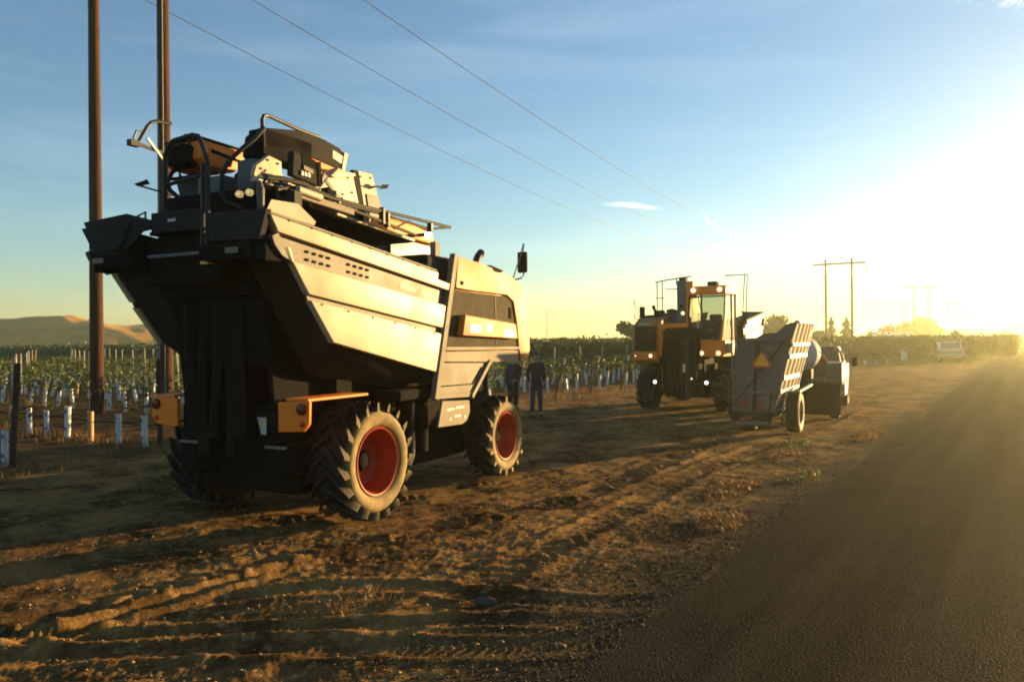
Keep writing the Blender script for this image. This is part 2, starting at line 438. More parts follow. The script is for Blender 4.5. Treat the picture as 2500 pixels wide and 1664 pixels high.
def ground_height(x, y):
    s = x * DX + y * DY; l = x * LX + y * LY
    r = np.hypot(x, y)
    near = np.exp(-(r / 60.) ** 2)
    z = .026 * perlin(x * .45, y * .45) + .014 * perlin(x * 1.3 + 7, y * 1.3)
    f1 = perlin(x * 3.1, y * 3.1 + 3); z += .015 * f1
    rough = .35 + .65 * sstep(-.15, .25, perlin(x * .33 + 40, y * .33))
    z += rough * (.011 * perlin(x * 7.3, y * 7.3) + .011 * perlin(x * 15.1, y * 15.1) + .011 * perlin(x * 31., y * 31.) + .006 * perlin(x * 63., y * 63.))
    # old wheel lines along the lane
    w = perlin(s * .12, l * .1) * .5
    z += .010 * perlin((l + w) * 2.4, s * .10 + 9) + .010 * perlin((l + w) * 7.0, s * .25)
    z *= near
    for P, wd, dep, brm, trd, pitch in RUTS:
        lo = P.min(0) - wd * 3; hi = P.max(0) + wd * 3
        idx = np.where((x > lo[0]) & (x < hi[0]) & (y > lo[1]) & (y < hi[1]))[0]
        if not len(idx): continue
        X, Y = x[idx], y[idx]; best = np.full(len(idx), 9.); sq = np.zeros(len(idx)); al = np.zeros(len(idx)); acc = 0.; L_ = 0
        tot = np.linalg.norm(np.diff(P, axis=0), axis=1).sum()
        for a, b in zip(P[:-1], P[1:]):
            d = b - a; ln = np.hypot(*d); d = d / ln
            t = np.clip((X - a[0]) * d[0] + (Y - a[1]) * d[1], 0, ln)
            qx, qy = X - a[0] - d[0] * t, Y - a[1] - d[1] * t; q = np.hypot(qx, qy); sg = np.sign(d[0] * qy - d[1] * qx)
            m = q < best; best[m] = q[m]; sq[m] = (q * sg)[m]; al[m] = (acc + t)[m]; acc += ln
        fade = sstep(0, .6, al) * sstep(0, .6, tot - al)
        jag = 1 + .5 * perlin(X * 4, Y * 4)
        pr = -dep * np.exp(-(best / wd) ** 4) + brm * jag * np.exp(-((best - wd * 1.35) / (wd * .38)) ** 2)
        if trd:
            ph = al / pitch + np.abs(sq) / wd * .8 + .5 * perlin(X * 2.2, Y * 2.2) + .5 * perlin(X * 2.2, Y * 2.2)
            pr += trd * np.clip(.6 + 2.2 * perlin(X * 1.3 + 5, Y * 1.3), 0, 1.2) * np.exp(-(best / wd) ** 6) * (sstep(.15, .3, ph % 1) - sstep(.62, .78, ph % 1)) * (.5 + .9 * (perlin(X * 1.7, Y * 1.7) > -.15))
        z[idx] = z[idx] * (1 - .4 * fade * np.exp(-(best / wd) ** 4)) + pr * fade
    dirt = sstep(2.7, 3.9, l) + sstep(-6.9, -8.5, l)
    sh = sstep(1.9, 2.4, l) * (1 - sstep(2.7, 3.9, l))
    out = z * dirt + sh * (z * .35 + .016) * (1 - .0 * dirt)
    out -= .07 * (1 - np.clip(dirt + sh, 0, 1))
    # the field is smoother and rows stand on a faint ridge
    fld = sstep(13.5, 16., l); out = out * (1 - .45 * fld)
    for wx, wy, wr in wheel_spots:
        k = np.exp(-(((x - wx) ** 2 + (y - wy) ** 2) / wr ** 2) ** 2); out = out * (1 - k) + k * (-.012)
    return out

def make_ground():
    th = np.concatenate([np.linspace(-math.pi, R(-46), 70, endpoint=False), np.linspace(R(-46), R(46), 640, endpoint=False), np.linspace(R(46), math.pi, 70, endpoint=False)])
    rr = np.concatenate([np.linspace(.02, 3.6, 16, endpoint=False), 3.6 * np.exp(np.linspace(0, math.log(70 / 3.6), 620, endpoint=False)), 70 * np.exp(np.linspace(0, math.log(1300 / 70.), 50))])
    nt, nr = len(th), len(rr)
    A, Rr = np.meshgrid(th, rr); x = (np.sin(A) * Rr).ravel(); y = (np.cos(A) * Rr).ravel()
    z = ground_height(x, y)
    V = np.stack([x, y, z], 1)
    i = np.arange(nr - 1)[:, None] * nt; j = np.arange(nt)[None, :]; j2 = (j + 1) % nt
    F = np.stack([i + j, i + nt + j, i + nt + j2, i + j2], -1).reshape(-1, 4)
    o = raw_mesh('ground', V, F, ground_material(), True, 'structure')
    return o
# ------------------------------------------------------------------ wheels
_tm = {}
M_LAMPR = mat('lit_roof_lamp_lens', (.9, .85, .7), .2, var=.02, emit=((1, .84, .55), .9))
M_FLAPPALE = mat('dusty_rubber_flap', (.05, .045, .04), .85, var=.3, spec=.1)
def make_wheel(parent, loc, Rr, Wd, rim_r, lugs, side, depth, worn=False, tread=True, hub=.10, rim_m=None, name='wheel', dustc=(.20, .138, .038)):
    """Axle along local y, outer face towards -y; side = -1 turns it round for the left side."""
    w = empty(name, loc, 0 if side > 0 else math.pi, parent)
    hw = Wd / 2; rc = Rr - (.085 if tread else .012) * Rr / .68
    key = (round(hw, 3), round(Rr, 3), worn)
    if key not in _tm: _tm[key] = tyre_mat('tyre_rubber', hw, Rr, .26 if tread else 0., 9. if worn or not tread else rc - .01, dustc=dustc)
    b = B()
    sh = rim_r + (rc - rim_r) * .55
    prof = [(rim_r, -hw * .70), (rim_r + .012, -hw * .82), (rim_r + (rc - rim_r) * .22, -hw * .93), (sh, -hw), (rc - (rc - rim_r) * .22, -hw * .96), (rc - (rc - rim_r) * .08, -hw * .84), (rc, -hw * .66), (rc + .003, -hw * .3), (rc + .004, 0)]
    prof = prof + [(r, -h) for r, h in prof[-2::-1]]
    b.lathe(prof, n=72)
    if tread:
        lw = (.040 if worn else .030) * Rr / .68
        for k in range(lugs):
            for sgn in (-1, 1):
                ph0 = 2 * math.pi * (k + (.5 if sgn > 0 else 0)) / lugs
                st = []
                for q in np.linspace(0, 1, 7):
                    a = (-.04 + 1.06 * q) * hw * sgn
                    ph = ph0 - (.10 * q + .34 * q ** 1.7) * (1.1 if not worn else .8)
                    rt = Rr - .004 - (.012 * q + (.010 if q > .95 else 0)) - (rnd.uniform(0, .012) if worn else 0)
                    wl_ = lw * (1.0 + (.35 if worn else .05) * q)
                    st.append((a, ph, rt, wl_))
                vs = []
                for a, ph, rt, wl_ in st:
                    for r_, ww in ((rc - .03, wl_ * (1.9 - .7 * q)), (rt, wl_ * (.75 - (0 if worn else .12) * q))):
                        for e in (-.5, .5):
                            p_ = ph + e * ww / r_
                            vs.append((-r_ * math.cos(p_), a, r_ * math.sin(p_)))
                fs = []
                for i in range(len(st) - 1):
                    o = i * 4; n = o + 4
                    fs += [(o + 2, o + 3, n + 3, n + 2), (o, o + 2, n + 2, n), (o + 3, o + 1, n + 1, n + 3)]
                e = (len(st) - 1) * 4
                fs += [(e, e + 2, e + 3, e + 1), (1, 3, 2, 0)]
                b.add(vs, fs)
    b.build('tyre', _tm[key], w, ang=40)
    rm = rim_m or M_RIM
    r = B(); y0 = -hw * .80
    r.lathe([(rim_r + .012, y0 - .01), (rim_r + .004, y0 - .028), (rim_r - .014, y0 - .02), (rim_r - .02, y0 + .02), (rim_r * .86, y0 + depth * .45), (rim_r * .80, y0 + depth * .85),
             (rim_r * .66, y0 + depth), (hub * 1.5, y0 + depth * 1.02), (hub * 1.45, y0 + depth * .9), (hub * 1.3, y0 + depth * .88), (.001, y0 + depth * .88)], n=56)
    r.build('rim', rm, w, ang=30)
    h = B(); h.lathe([(hub, y0 + depth * .88), (hub * .95, y0 + depth * .60), (hub * .6, y0 + depth * .55), (.001, y0 + depth * .55)], n=20)
    for k in range(8):
        a = 2 * math.pi * k / 8; h.lathe([(.02, y0 + depth * .9), (.02, y0 + depth * .78), (.001, y0 + depth * .77)], (math.cos(a) * hub * 1.22, 0, math.sin(a) * hub * 1.22), n=6)
    h.build('hub', M_DARK, w)
    return w

def text(name, body, size, m, parent, loc, rot, shear=0., ext=.001):
    c = bpy.data.curves.new(name, 'FONT'); c.body = body; c.size = size; c.shear = shear; c.extrude = ext; c.align_x = 'LEFT'
    c.materials.append(m)
    t_ = bpy.data.objects.new(name, c); COL.objects.link(t_)
    bpy.context.view_layer.update(); dg = bpy.context.evaluated_depsgraph_get()
    me = bpy.data.meshes.new_from_object(t_.evaluated_get(dg)); bpy.data.objects.remove(t_); bpy.data.curves.remove(c)
    me.name = name
    if not me.materials: me.materials.append(m)
    o = bpy.data.objects.new(name, me); COL.objects.link(o); o.parent = parent
    o.matrix_local = Matrix.Translation(loc) @ rot
    return o
def rot_side(slope):                 # text on a right-hand side face, read from rear to front
    return Matrix.Rotation(-slope, 4, 'Y') @ Matrix.Rotation(R(90), 4, 'X')
ROT_REAR = Matrix.Rotation(R(-90), 4, 'Z') @ Matrix.Rotation(R(90), 4, 'X')

# ------------------------------------------------------------------ grape harvester (u forward, v to the right with v = 0 on the right side panels, z up)
def harvester(label, cat, group, root_xy, heading, dz, near):
    root = empty('grape_harvester', (root_xy[0], root_xy[1], 0), R(90) - heading)
    tag(root, label, cat, group)
    def f(u, v, z): return (u - 1.6, -(v + 1.38), z + dz)
    def g(u, v, z): return (u - 1.6, -(v + 1.38), z)
    def P(b, name, m, bev=0., par=root, fm=f, **k): return b.build(name, m, par, fm, bev, **k)
    both = (0, 1)
    def mir(v, k): return v if k == 0 else -2.76 - v
    def vb_(k): return 0 if k == 0 else .14
    # wheels and legs
    for k in both:
        s_ = 1 if k == 0 else -1
        make_wheel(root, g(0, mir(-.285, k), .705), .705, .58, .395, 19, s_, .28)
        make_wheel(root, g(3.29, mir(-.24, k), .635), .635, .49, .365, 17, s_, .20, worn=True)
        P(B().box(-.16, .16, *sorted((mir(-.52, k), mir(-.66, k))), .45, 1.75 - dz), 'wheel_leg', M_DARK, .02)
        P(B().box(3.1, 3.4, *sorted((mir(-.50, k), mir(-.64, k))), .42 - dz, 1.75), 'wheel_leg', M_DARK, .02)
        # inner skirts of the picking tunnel
        P(B().uz([(-.75, .55 - dz), (-.95, 1.0), (-1.05, 1.9), (3.9, 1.9), (3.95, .8 - dz), (3.6, .45 - dz)], *sorted((mir(-.74, k), mir(-.68, k)))), 'tunnel_wall', M_DARK, .01)
        P(B().box(.55, 2.7, *sorted((mir(-.45, k), mir(-.1 if near else -.2, k))), 1.36, 1.5), 'chassis_rail', M_DARK, .02)
        P(B().box(-.95, -.55, *sorted((mir(-.85, k), mir(-.56, k))), .60, .98), 'catcher_box', M_DARK, .02)
        P(B().box(-.965, -.94, *sorted((mir(-.86, k), mir(-.56, k))), .935, .965), 'pale_strip', M_GALV)
    # hopper bodies (right one carries the painted bands)
    for k in both:
        b = B()
        rear = [(mir(-.09, k), 3.36), (mir(-.09, k), 3.2), (mir(-.10, k), 2.11), (mir(-.52, k), 1.72), (mir(-.62, k), 1.72), (mir(-.62, k), 3.36)]
        n = len(rear)
        ue = {3.36: -1.74, 3.2: -1.66, 2.11: -.80, 1.72: -.55}
        va = [(ue[z], v, z) for v, z in rear]
        fe = {3.36: 3.02, 3.2: 2.9, 2.11: 1.72, 1.72: 1.45}
        vb = [(1.42 if z > 2 else 1.34, v, fe[z]) for v, z in rear]
        b.add(va + vb, [tuple(range(n)), tuple(range(2 * n - 1, n - 1, -1))] + [(i, i + n, (i + 1) % n + n, (i + 1) % n) for i in range(n)])
        P(b, 'hopper', M_DGREY, .012)
        e = lambda v0, v1: sorted((mir(v0, k), mir(v1, k)))
        P(B().uz([(-1.75, 3.35), (1.30, 3.01), (1.28, 2.92), (1.58, 2.88), (1.55, 2.79), (-1.65, 3.19)], *e(-.085, .015)), 'upper_side_panel', M_BEIGE, .012, seg=2)
        P(B().uz([(-1.63, 3.188), (1.55, 2.785), (1.50, 2.585), (-1.43, 2.925)], *e(-.085, -.055)), 'recessed_side_band', M_BAND, .004)
        P(B().uz([(-1.44, 2.92), (1.50, 2.58), (1.44, 2.28), (-1.20, 2.60)], *e(-.085, .005)), 'middle_side_panel', M_BEIGE, .014, seg=2)
        P(B().uz([(-1.20, 2.605), (1.44, 2.285), (1.42, 2.195), (-1.17, 2.535)], *e(-.085, -.045)), 'side_groove', M_BAND, .003)
        P(B().uz([(-1.17, 2.54), (1.42, 2.20), (1.31, 1.69), (-.81, 2.10)], *e(-.085, .0)), 'lower_side_panel', M_BEIGE, .014, seg=2)
        P(B().tube([(-1.76, mir(-.03, k), 3.375), (1.30, mir(-.03, k), 3.035)], .022, 6), 'rim_tube', M_GALV)
        for q in range(9 if k == 0 and near else 0):
            uu = -1.5 + q * .33; P(B().lathe([(.016, -.012), (.014, .018), (.001, .02)], (uu, .0, 3.318 - (uu + 1.5) * .1108 - .0), 'y', 6), 'rim_bolt', M_STEELDK)
        for q in range(6 if k == 0 and near else 0):
            uu = -1.0 + q * .44; P(B().lathe([(.013, .0), (.012, .010), (.001, .012)], (uu, .0, 2.50 - (uu + 1.0) * .13), 'y', 6), 'panel_bolt', M_BAND)
        P(B().uz([(-1.655, 3.185), (-1.745, 3.14), (-1.71, 3.06), (-1.61, 2.96), (-1.47, 2.905), (-1.57, 3.07)], *e(-.06, .02)), 'corner_plate', M_BAND, .006)
        P(B().uz([(-1.545, 3.05), (-1.50, 3.04), (-1.455, 2.905), (-1.475, 2.91)], *e(.018, .035)), 'corner_strip', M_BEIGE)
        # rear bumper beam and hopper lip
        P(B().box(-1.86, -1.60, *e(-.16 - vb_(k), -.86), 2.93, 3.09), 'rear_beam', M_DARK, .02)
        vb = .0 if k == 0 else .16
        P(B().add([(-1.80, mir(-.0, k), 3.40), (-1.80, mir(-.80, k), 3.42), (-1.86, mir(-.70, k), 3.12), (-1.86, mir(-.04 - vb * 1.6, k), 3.10), (-1.72, mir(-.0, k), 3.40), (-1.72, mir(-.80, k), 3.42), (-1.78, mir(-.70, k), 3.12), (-1.78, mir(-.04 - vb * 1.6, k), 3.10)],
                  [(0, 1, 2, 3), (7, 6, 5, 4), (0, 4, 5, 1), (1, 5, 6, 2), (2, 6, 7, 3), (3, 7, 4, 0)]), 'rear_lip_panel', M_DGREY, .006)
        P(B().box(-1.875, -1.86, *e(-.30, -.47), 2.985, 3.04), 'faded_plate', M_GALV)
        P(B().box(-1.80, -1.55, *e(-.02 - vb_(k) * 1.3, -.22 - vb_(k)), 2.90, 3.11), 'beam_end_bracket', M_DARK, .015)
    # holes punched in the right grey band
    for cu, cz in ((-1.0, 3.03), (-.32, 2.955)):
        for i in range(4):
            for j in range(2):
                u = cu - .17 + i * .113; z = cz + .015 - i * .0115 - j * .083
                P(B().beam((u - .022, -.053, z), (u + .022, -.053, z - .004), .02, .026, up=(0, 0, 1)), 'punched_slot', M_DARK)
    # centre: deck, picking tunnel, hanging rubber flaps
    P(B().box(-1.25, 3.6, -2.10, -.66, 2.62, 2.80), 'deck', M_DARK, .02)
    P(B().box(-1.1, 3.5, -2.05, -.71, 1.85, 2.62), 'picking_head', M_DARK, .03)
    P(B().box(-.62, 3.2, -2.08, -.68, .36 - dz, 1.0), 'tunnel_dark_fill', M_DARK, .04)  # dark fill added to keep the lower tunnel black
    P(B().box(3.35, 3.9, -1.95, -.72, 1.75, 2.78), 'front_bulkhead', M_DARK, .03)
    P(B().vz([(-.72, 2.93), (-1.62, 2.93), (-1.62, 2.80), (-1.0, 2.79), (-.88, 2.70), (-.84, 1.95), (-.72, 1.95)], 3.5, 3.98), 'front_arch', M_ORANGE, .03, seg=2)
    for i in range(5):
        v0 = -1.82 + i * .185
        b = B(); ro = []
        for zz in np.linspace(2.55, 1.05 - .2 * (i in (1, 3)), 8):
            w = .085 + .02 * math.sin(zz * 2 + i); c = v0 + .05 + .025 * math.sin(zz * 1.7 + i * 2)
            u = -1.16 + .03 * math.sin(zz * 2.3 + i * 1.3) + .02 * (i % 2); ro.append(((u, c - w, zz), (u - .03, c, zz), (u, c + w, zz)))
        vs = [p for r_ in ro for p in r_]; fs = [(a * 3 + c, a * 3 + c + 1, a * 3 + c + 4, a * 3 + c + 3) for a in range(7) for c in range(2)]
        P(b.add(vs, fs), 'rubber_flap', M_RUBBER_FLAP)
        b = B(); vs = [(2.82 - p[0], p[1], p[2] - .1) for p in vs]
        P(b.add(vs, fs), 'front_rubber_flap', M_RUBBER_FLAP if i != 1 else M_FLAPPALE)
    # lower rear: light brackets, sticker plates
    for k in both:
        e = lambda v0, v1: sorted((mir(v0, k), mir(v1, k)))
        P(B().vz([(mir(-.60, k), 1.46), (mir(-.16, k), 1.48), (mir(-.17, k), 1.23), (mir(-.25, k), 1.15), (mir(-.60, k), 1.13)], -1.03, -.985), 'rear_light_panel', M_ORANGE, .008)
        lp = P(B().lathe([(.06, -1.06), (.052, -1.068), (.001, -1.072)], (0, mir(-.255, k), 1.39), 'x', 20).lathe([(.062, -1.03), (.062, -1.06), (.052, -1.062)], (0, mir(-.255, k), 1.39), 'x', 20), 'tail_lamp', M_REDLENS)
        P(B().lathe([(.032, -1.03), (.030, -1.042), (.001, -1.044)], (0, mir(-.255, k), 1.225), 'x', 16), 'reflector', M_REDREFL)
        P(B().box(-1.0, .05, *e(-.20, -.52), 1.47, 1.50), 'fender_plate', M_ORANGE, .006)
        P(B().box(-.98, -.60, *e(-.62, -.98), 1.0, 1.42), 'rear_module', M_DARK, .03)
        P(B().vz([(mir(-.81, k), 1.28), (mir(-.945, k), 1.28), (mir(-.90, k), 1.16), (mir(-.885, k), 1.09), (mir(-.81, k), 1.09)], -.99, -.984), 'warning_sticker', M_WHITE)
        P(B().vz([(mir(-.835, k), 1.20), (mir(-.915, k), 1.20), (mir(-.875, k), 1.255)], -.995, -.991), 'warning_triangle', M_YEL)
        P(B().add([(-1.0, mir(-.50, k), 1.14), (-1.03, mir(-1.0, k), 1.36), (-.8, mir(-1.0, k), 1.40), (-.8, mir(-.50, k), 1.18)], [(0, 1, 2, 3)]) if k else B().box(-1.0, -.96, -.96, -.64, 1.30, 1.32), 'guard_plate', M_DGREY)
    # engine module on the right
    cov = [(1.81, 3.27), (2.42, 3.24), (2.66, 3.21), (3.21, 3.15), (3.52, 3.09), (3.80, 2.98), (3.94, 2.86), (4.04, 2.50), (4.10, 1.97), (4.02, 1.80), (3.78, 1.76), (3.69, 2.01), (3.62, 2.39), (3.51, 2.72), (3.29, 2.81), (2.26, 2.815), (1.74, 2.83)]
    P(B().uz(cov, -.03, .015), 'engine_cover', M_HOOD, .02, seg=3)
    top = cov[:10]
    inner = [(1.82, 1.80)] + [(u - .03, z - .015) for u, z in top] + [(3.9, 1.78)]
    P(B().uz(inner, -.75, -.045), 'engine_hood', M_HOOD, .03, seg=2)
    P(B().uz([(2.75, 3.23), (3.18, 3.175), (3.05, 3.13), (2.85, 3.14)], -.5, .018), 'hood_scoop', M_DARK, .004)
    P(B().uz([(1.52, 2.025), (1.735, 2.81), (2.26, 2.795), (3.28, 2.79), (3.49, 2.71), (3.60, 2.39), (3.67, 2.02)], -.04, -.012), 'side_grille', M_GRILLE)
    P(B().tube([(2.95, -.01, 2.06), (2.93, -.01, 2.77)], .008, 5), 'grille_bar', M_BAND)
    P(B().box(3.40, 3.46, -.015, .003, 2.45, 2.62), 'grille_latch', M_DARK)
    P(B().box(1.86, 1.94, .012, .022, 2.885, 2.935), 'hood_latch', M_DARK)
    bx = P(B().uz([(1.85, 2.47), (3.41, 2.37), (3.48, 2.13), (1.77, 2.18)], -.01, .10), 'orange_box', M_HOOD, .025, seg=3)
    for u0, u1, z0, z1 in ((1.98, 2.28, 2.22, 2.34), (2.46, 2.62, 2.235, 2.36), (3.0, 3.36, 2.16, 2.27)):
        P(B().box(u0, u1, .098, .1025, z0, z1), 'pale_sticker', M_TEXT)
    P(B().beam((1.76, -.02, 3.29), (1.22, -.02, 1.34), .11, .085, up=(0, 1, 0)), 'frame_post', M_GALV, .008)
    P(B().uz([(1.47, 2.03), (3.69, 2.01), (3.69, 1.965), (1.46, 1.98)], -.03, .02), 'window_ledge', M_GALV, .004)
    P(B().uz([(1.44, 1.97), (3.685, 1.95), (3.70, 1.765), (1.40, 1.83)], -.05, .0), 'lower_frame_panel', M_GALV, .006)
    P(B().uz([(1.42, 1.82), (2.58, 1.785), (2.10, 1.34), (1.27, 1.36)], -.06, -.012), 'tool_cabinet', M_GALV, .006)
    P(B().beam((2.72, -.02, 1.80), (2.16, -.02, 1.31), .07, .09, up=(0, 1, 0)), 'diagonal_brace', M_GALV, .006)
    P(B().beam((2.48, -.008, 1.72), (2.22, -.008, 1.50), .012, .022, up=(0, 1, 0)), 'cabinet_handle', M_DARK)
    P(B().uz([(1.28, 1.515), (2.24, 1.50), (2.22, 1.485), (1.275, 1.50)], -.012, -.004), 'cabinet_seam', M_DARK)
    P(B().uz([(1.24, 1.345), (2.18, 1.315), (2.20, 1.38), (1.24, 1.40)], -.06, .0), 'cabinet_foot', M_GALV, .004)
    P(B().uz([(1.41, 1.31), (2.14, 1.27), (2.15, 1.10), (2.07, .99), (1.94, .95), (1.30, .965)], -.05, -.015), 'lower_skirt_plate', M_GALV, .006)
    for u0, u1, z in ((1.52, 1.72, 1.165), (1.76, 1.98, 1.175), (1.72, 1.88, 1.06)):
        P(B().box(u0, u1, -.014, -.011, z, z + .03), 'printed_line', M_TEXT)
    for u in (1.58, 1.97): P(B().uz([(u, 1.03), (u + .06, 1.03), (u + .03, 1.09)], -.014, -.011), 'printed_mark', M_TEXT)
    P(B().box(1.25, 1.90, -.85, -.14, 2.55, 3.27), 'air_filter_housing', M_DGREY, .08, seg=3)
    P(B().tube([(2.95, -.35, 3.05), (2.97, -.35, 3.33), (3.01, -.34, 3.40), (3.10, -.33, 3.47)], [.05, .055, .06, .062], 12), 'exhaust_pipe', M_BLACKPIPE)
    P(B().tube([(3.60, -.1, 3.05), (3.72, .05, 3.10), (3.92, -.0, 3.17), (3.92, -.01, 3.24)], .012, 6).tube([(3.60, -.05, 3.05), (3.70, .06, 3.50), (3.76, .07, 3.64), (3.83, .05, 3.66), (3.89, .01, 3.60), (3.90, -.01, 3.5)], .010, 6), 'mirror_arm', M_STEELDK)
    mv, mz = (0, 0) if near else (-.22, -.10)
    P(B().box(3.87, 3.93, -.10 + mv, .07 + mv, 3.20 + mz, 3.54 + mz), 'wing_mirror', M_DARK, .03, seg=2)
    # front of the engine module
    P(B().vz([(-.06, 2.84), (-.70, 2.84), (-.70, 2.13), (-.06, 2.13)], 4.02, 4.115), 'radiator_grille', M_GRILLE, .01)
    for q in range(9): P(B().box(4.112, 4.122, -.69, -.07, 2.17 + q * .078, 2.185 + q * .078), 'grille_slat', M_DARK)
    P(B().box(4.0, 4.10, -.56, -.16, 2.88, 2.955), 'name_strip', M_BEIGE, .006)
    P(B().box(4.05, 4.14, -.74, -.02, 1.86, 2.10), 'front_bumper', M_ORANGE, .012)
    for v, r_ in ((-.56, .062), (-.10, .028)):
        P(B().lathe([(r_, 4.145), (r_ * .85, 4.165), (.001, 4.175)], (0, v, 1.99), 'x', 16), 'headlight', M_LAMP)
        P(B().lathe([(r_ * 1.25, 4.135), (r_ * 1.3, 4.165), (r_ * 1.05, 4.168), (r_ * 1.0, 4.14)], (0, v, 1.99), 'x', 16, True), 'lamp_rim', M_DARK)
    # fluids, hoses below
    P(B().tube([(.75, -.35, .95), (.95, -.3, .55), (1.02, -.27, .50), (1.06, -.25, .62), (1.06, -.25, .80)], .018, 8).tube([(.70, -.32, .95), (.92, -.26, .58), (.99, -.24, .54), (1.02, -.22, .64), (1.02, -.22, .82)], .018, 8), 'hydraulic_hose', M_CHROME)
    P(B().box(.6, 2.9, -1.0, -.5, .9, 1.4), 'transmission_box', M_DARK, .04)
    P(B().tube([(1.0, -.3, .72), (1.0, -.3, 1.45)], .10, 12), 'hydraulic_cylinder', M_DARK)
    P(B().tube([(1.45, -.42, .62), (1.45, -.42, 1.4)], .13, 12), 'oil_tank', M_DARK)
    P(B().box(.98, 1.12, -.28, -.20, 1.52, 1.56), 'brass_fitting', M_HOOD, .008)
    # cab on the left front
    cv0, cv1 = -2.67, -1.62
    P(B().uz([(2.45, 4.03), (3.70, 4.00), (3.78, 3.90), (3.78, 3.74), (2.42, 3.80)], cv0, cv1), 'cab_roof', M_ORANGE, .05, seg=3)
    P(B().uz([(2.5, 3.78), (3.72, 3.72), (3.72, 3.69), (2.5, 3.74)], cv0 + .03, cv1 - .03), 'roof_lining', M_DGREY)
    P(B().add([(3.74, cv1 - .05, 3.72), (3.74, cv0 + .03, 3.72), (3.92, cv0 + .06, 3.1), (3.80, cv0 + .16, 2.40), (3.80, cv1 - .22, 2.40), (3.92, cv1 - .07, 3.1)], [(0, 1, 2, 5), (5, 2, 3, 4)]), 'windscreen', M_GLASS)
    for v in (cv0 + .02, cv1 - .02):
        P(B().add([(2.52, v, 3.74), (3.74, v, 3.70), (3.92, v, 3.1), (3.80, v + (.12 if v < -2 else -.15), 2.42), (2.52, v, 2.42)], [(0, 1, 2, 3, 4)]), 'cab_side_window', M_GLASS)
        P(B().tube([(3.74, v, 3.76), (3.93, v, 3.1), (3.82, v + (.12 if v < -2 else -.17), 2.38)], .028, 8), 'cab_pillar', M_DARK if v > -2 else M_ORANGE)
        P(B().tube([(2.5, v, 3.80), (2.5, v, 2.40)], .035, 8), 'cab_pillar', M_DARK)
    P(B().add([(2.5, cv0 + .02, 3.74), (2.5, cv1 - .02, 3.74), (2.5, cv1 - .02, 3.05), (2.5, cv0 + .02, 3.05)], [(0, 1, 2, 3)]), 'rear_cab_window', M_GLASS)
    P(B().box(2.47, 2.53, cv0 + .02, cv1 - .02, 2.4, 3.05), 'cab_back_wall', M_DGREY)
    P(B().vz([(cv0 + .02, 2.42), (cv1 - .12, 2.46), (cv1 - .32, 1.96), (cv0 + .06, 1.96)], 2.5, 3.84), 'cab_base', M_ORANGE, .03, seg=2)
    P(B().box(2.9, 3.3, -2.36, -2.0, 2.42, 2.60).box(2.85, 2.98, -2.36, -2.0, 2.6, 3.2), 'driver_seat', M_DARK, .04)
    P(B().tube([(3.62, -2.12, 2.4), (3.48, -2.12, 2.85)], .03, 8).lathe([(.17, 0), (.19, .015), (.17, .03), (.155, .015)], (3.46, -2.12, 2.87), 'z', 20, True), 'steering_column', M_DARK)
    P(B().tube([(3.7, -1.85, 3.7), (3.66, -1.95, 3.2), (3.62, -2.02, 2.6)], .014, 6), 'wiper_arm', M_DARK)
    for v, u in ((-1.74, 3.80), (-2.50, 3.80)):
        P(B().lathe([(.062, u), (.054, u + .022), (.001, u + .03)], (0, v, 3.88), 'x', 16), 'roof_lamp', M_LAMPR)
    for v in (-1.98, -2.46):
        P(B().lathe([(.07, 3.845), (.06, 3.87), (.001, 3.88)], (0, v, 2.06), 'x', 14), 'lower_lamp', M_LAMP)
    P(B().lathe([(.06, 3.90), (.05, 3.92), (.001, 3.93)], (0, -1.46, 3.22), 'x', 14), 'side_lamp', M_LAMP)
    P(B().box(3.78, 3.895, -1.53, -1.40, 3.15, 3.29), 'lamp_housing', M_DARK, .01)
    P(B().box(2.9, 3.2, -2.28, -2.0, 4.03, 4.16), 'roof_box', M_DGREY, .02)
    for k in both:
        P(B().tube([(3.62, mir(-.72, k), 1.75 + (.0)), (3.62, mir(-.72, k), 1.05)], .035, 8), 'lift_cylinder', M_WHITE)
        if not near:
            P(B().lathe([(.05, 3.95), (.042, 3.975), (.001, 3.985)], (0, mir(-.62, k), 1.22), 'x', 14), 'work_lamp', M_LAMPW)
            P(B().tube([(3.55, mir(-.62, k), 1.22), (3.945, mir(-.62, k), 1.22)], .05, 10), 'lamp_housing', M_DARK)
    return root, P, f

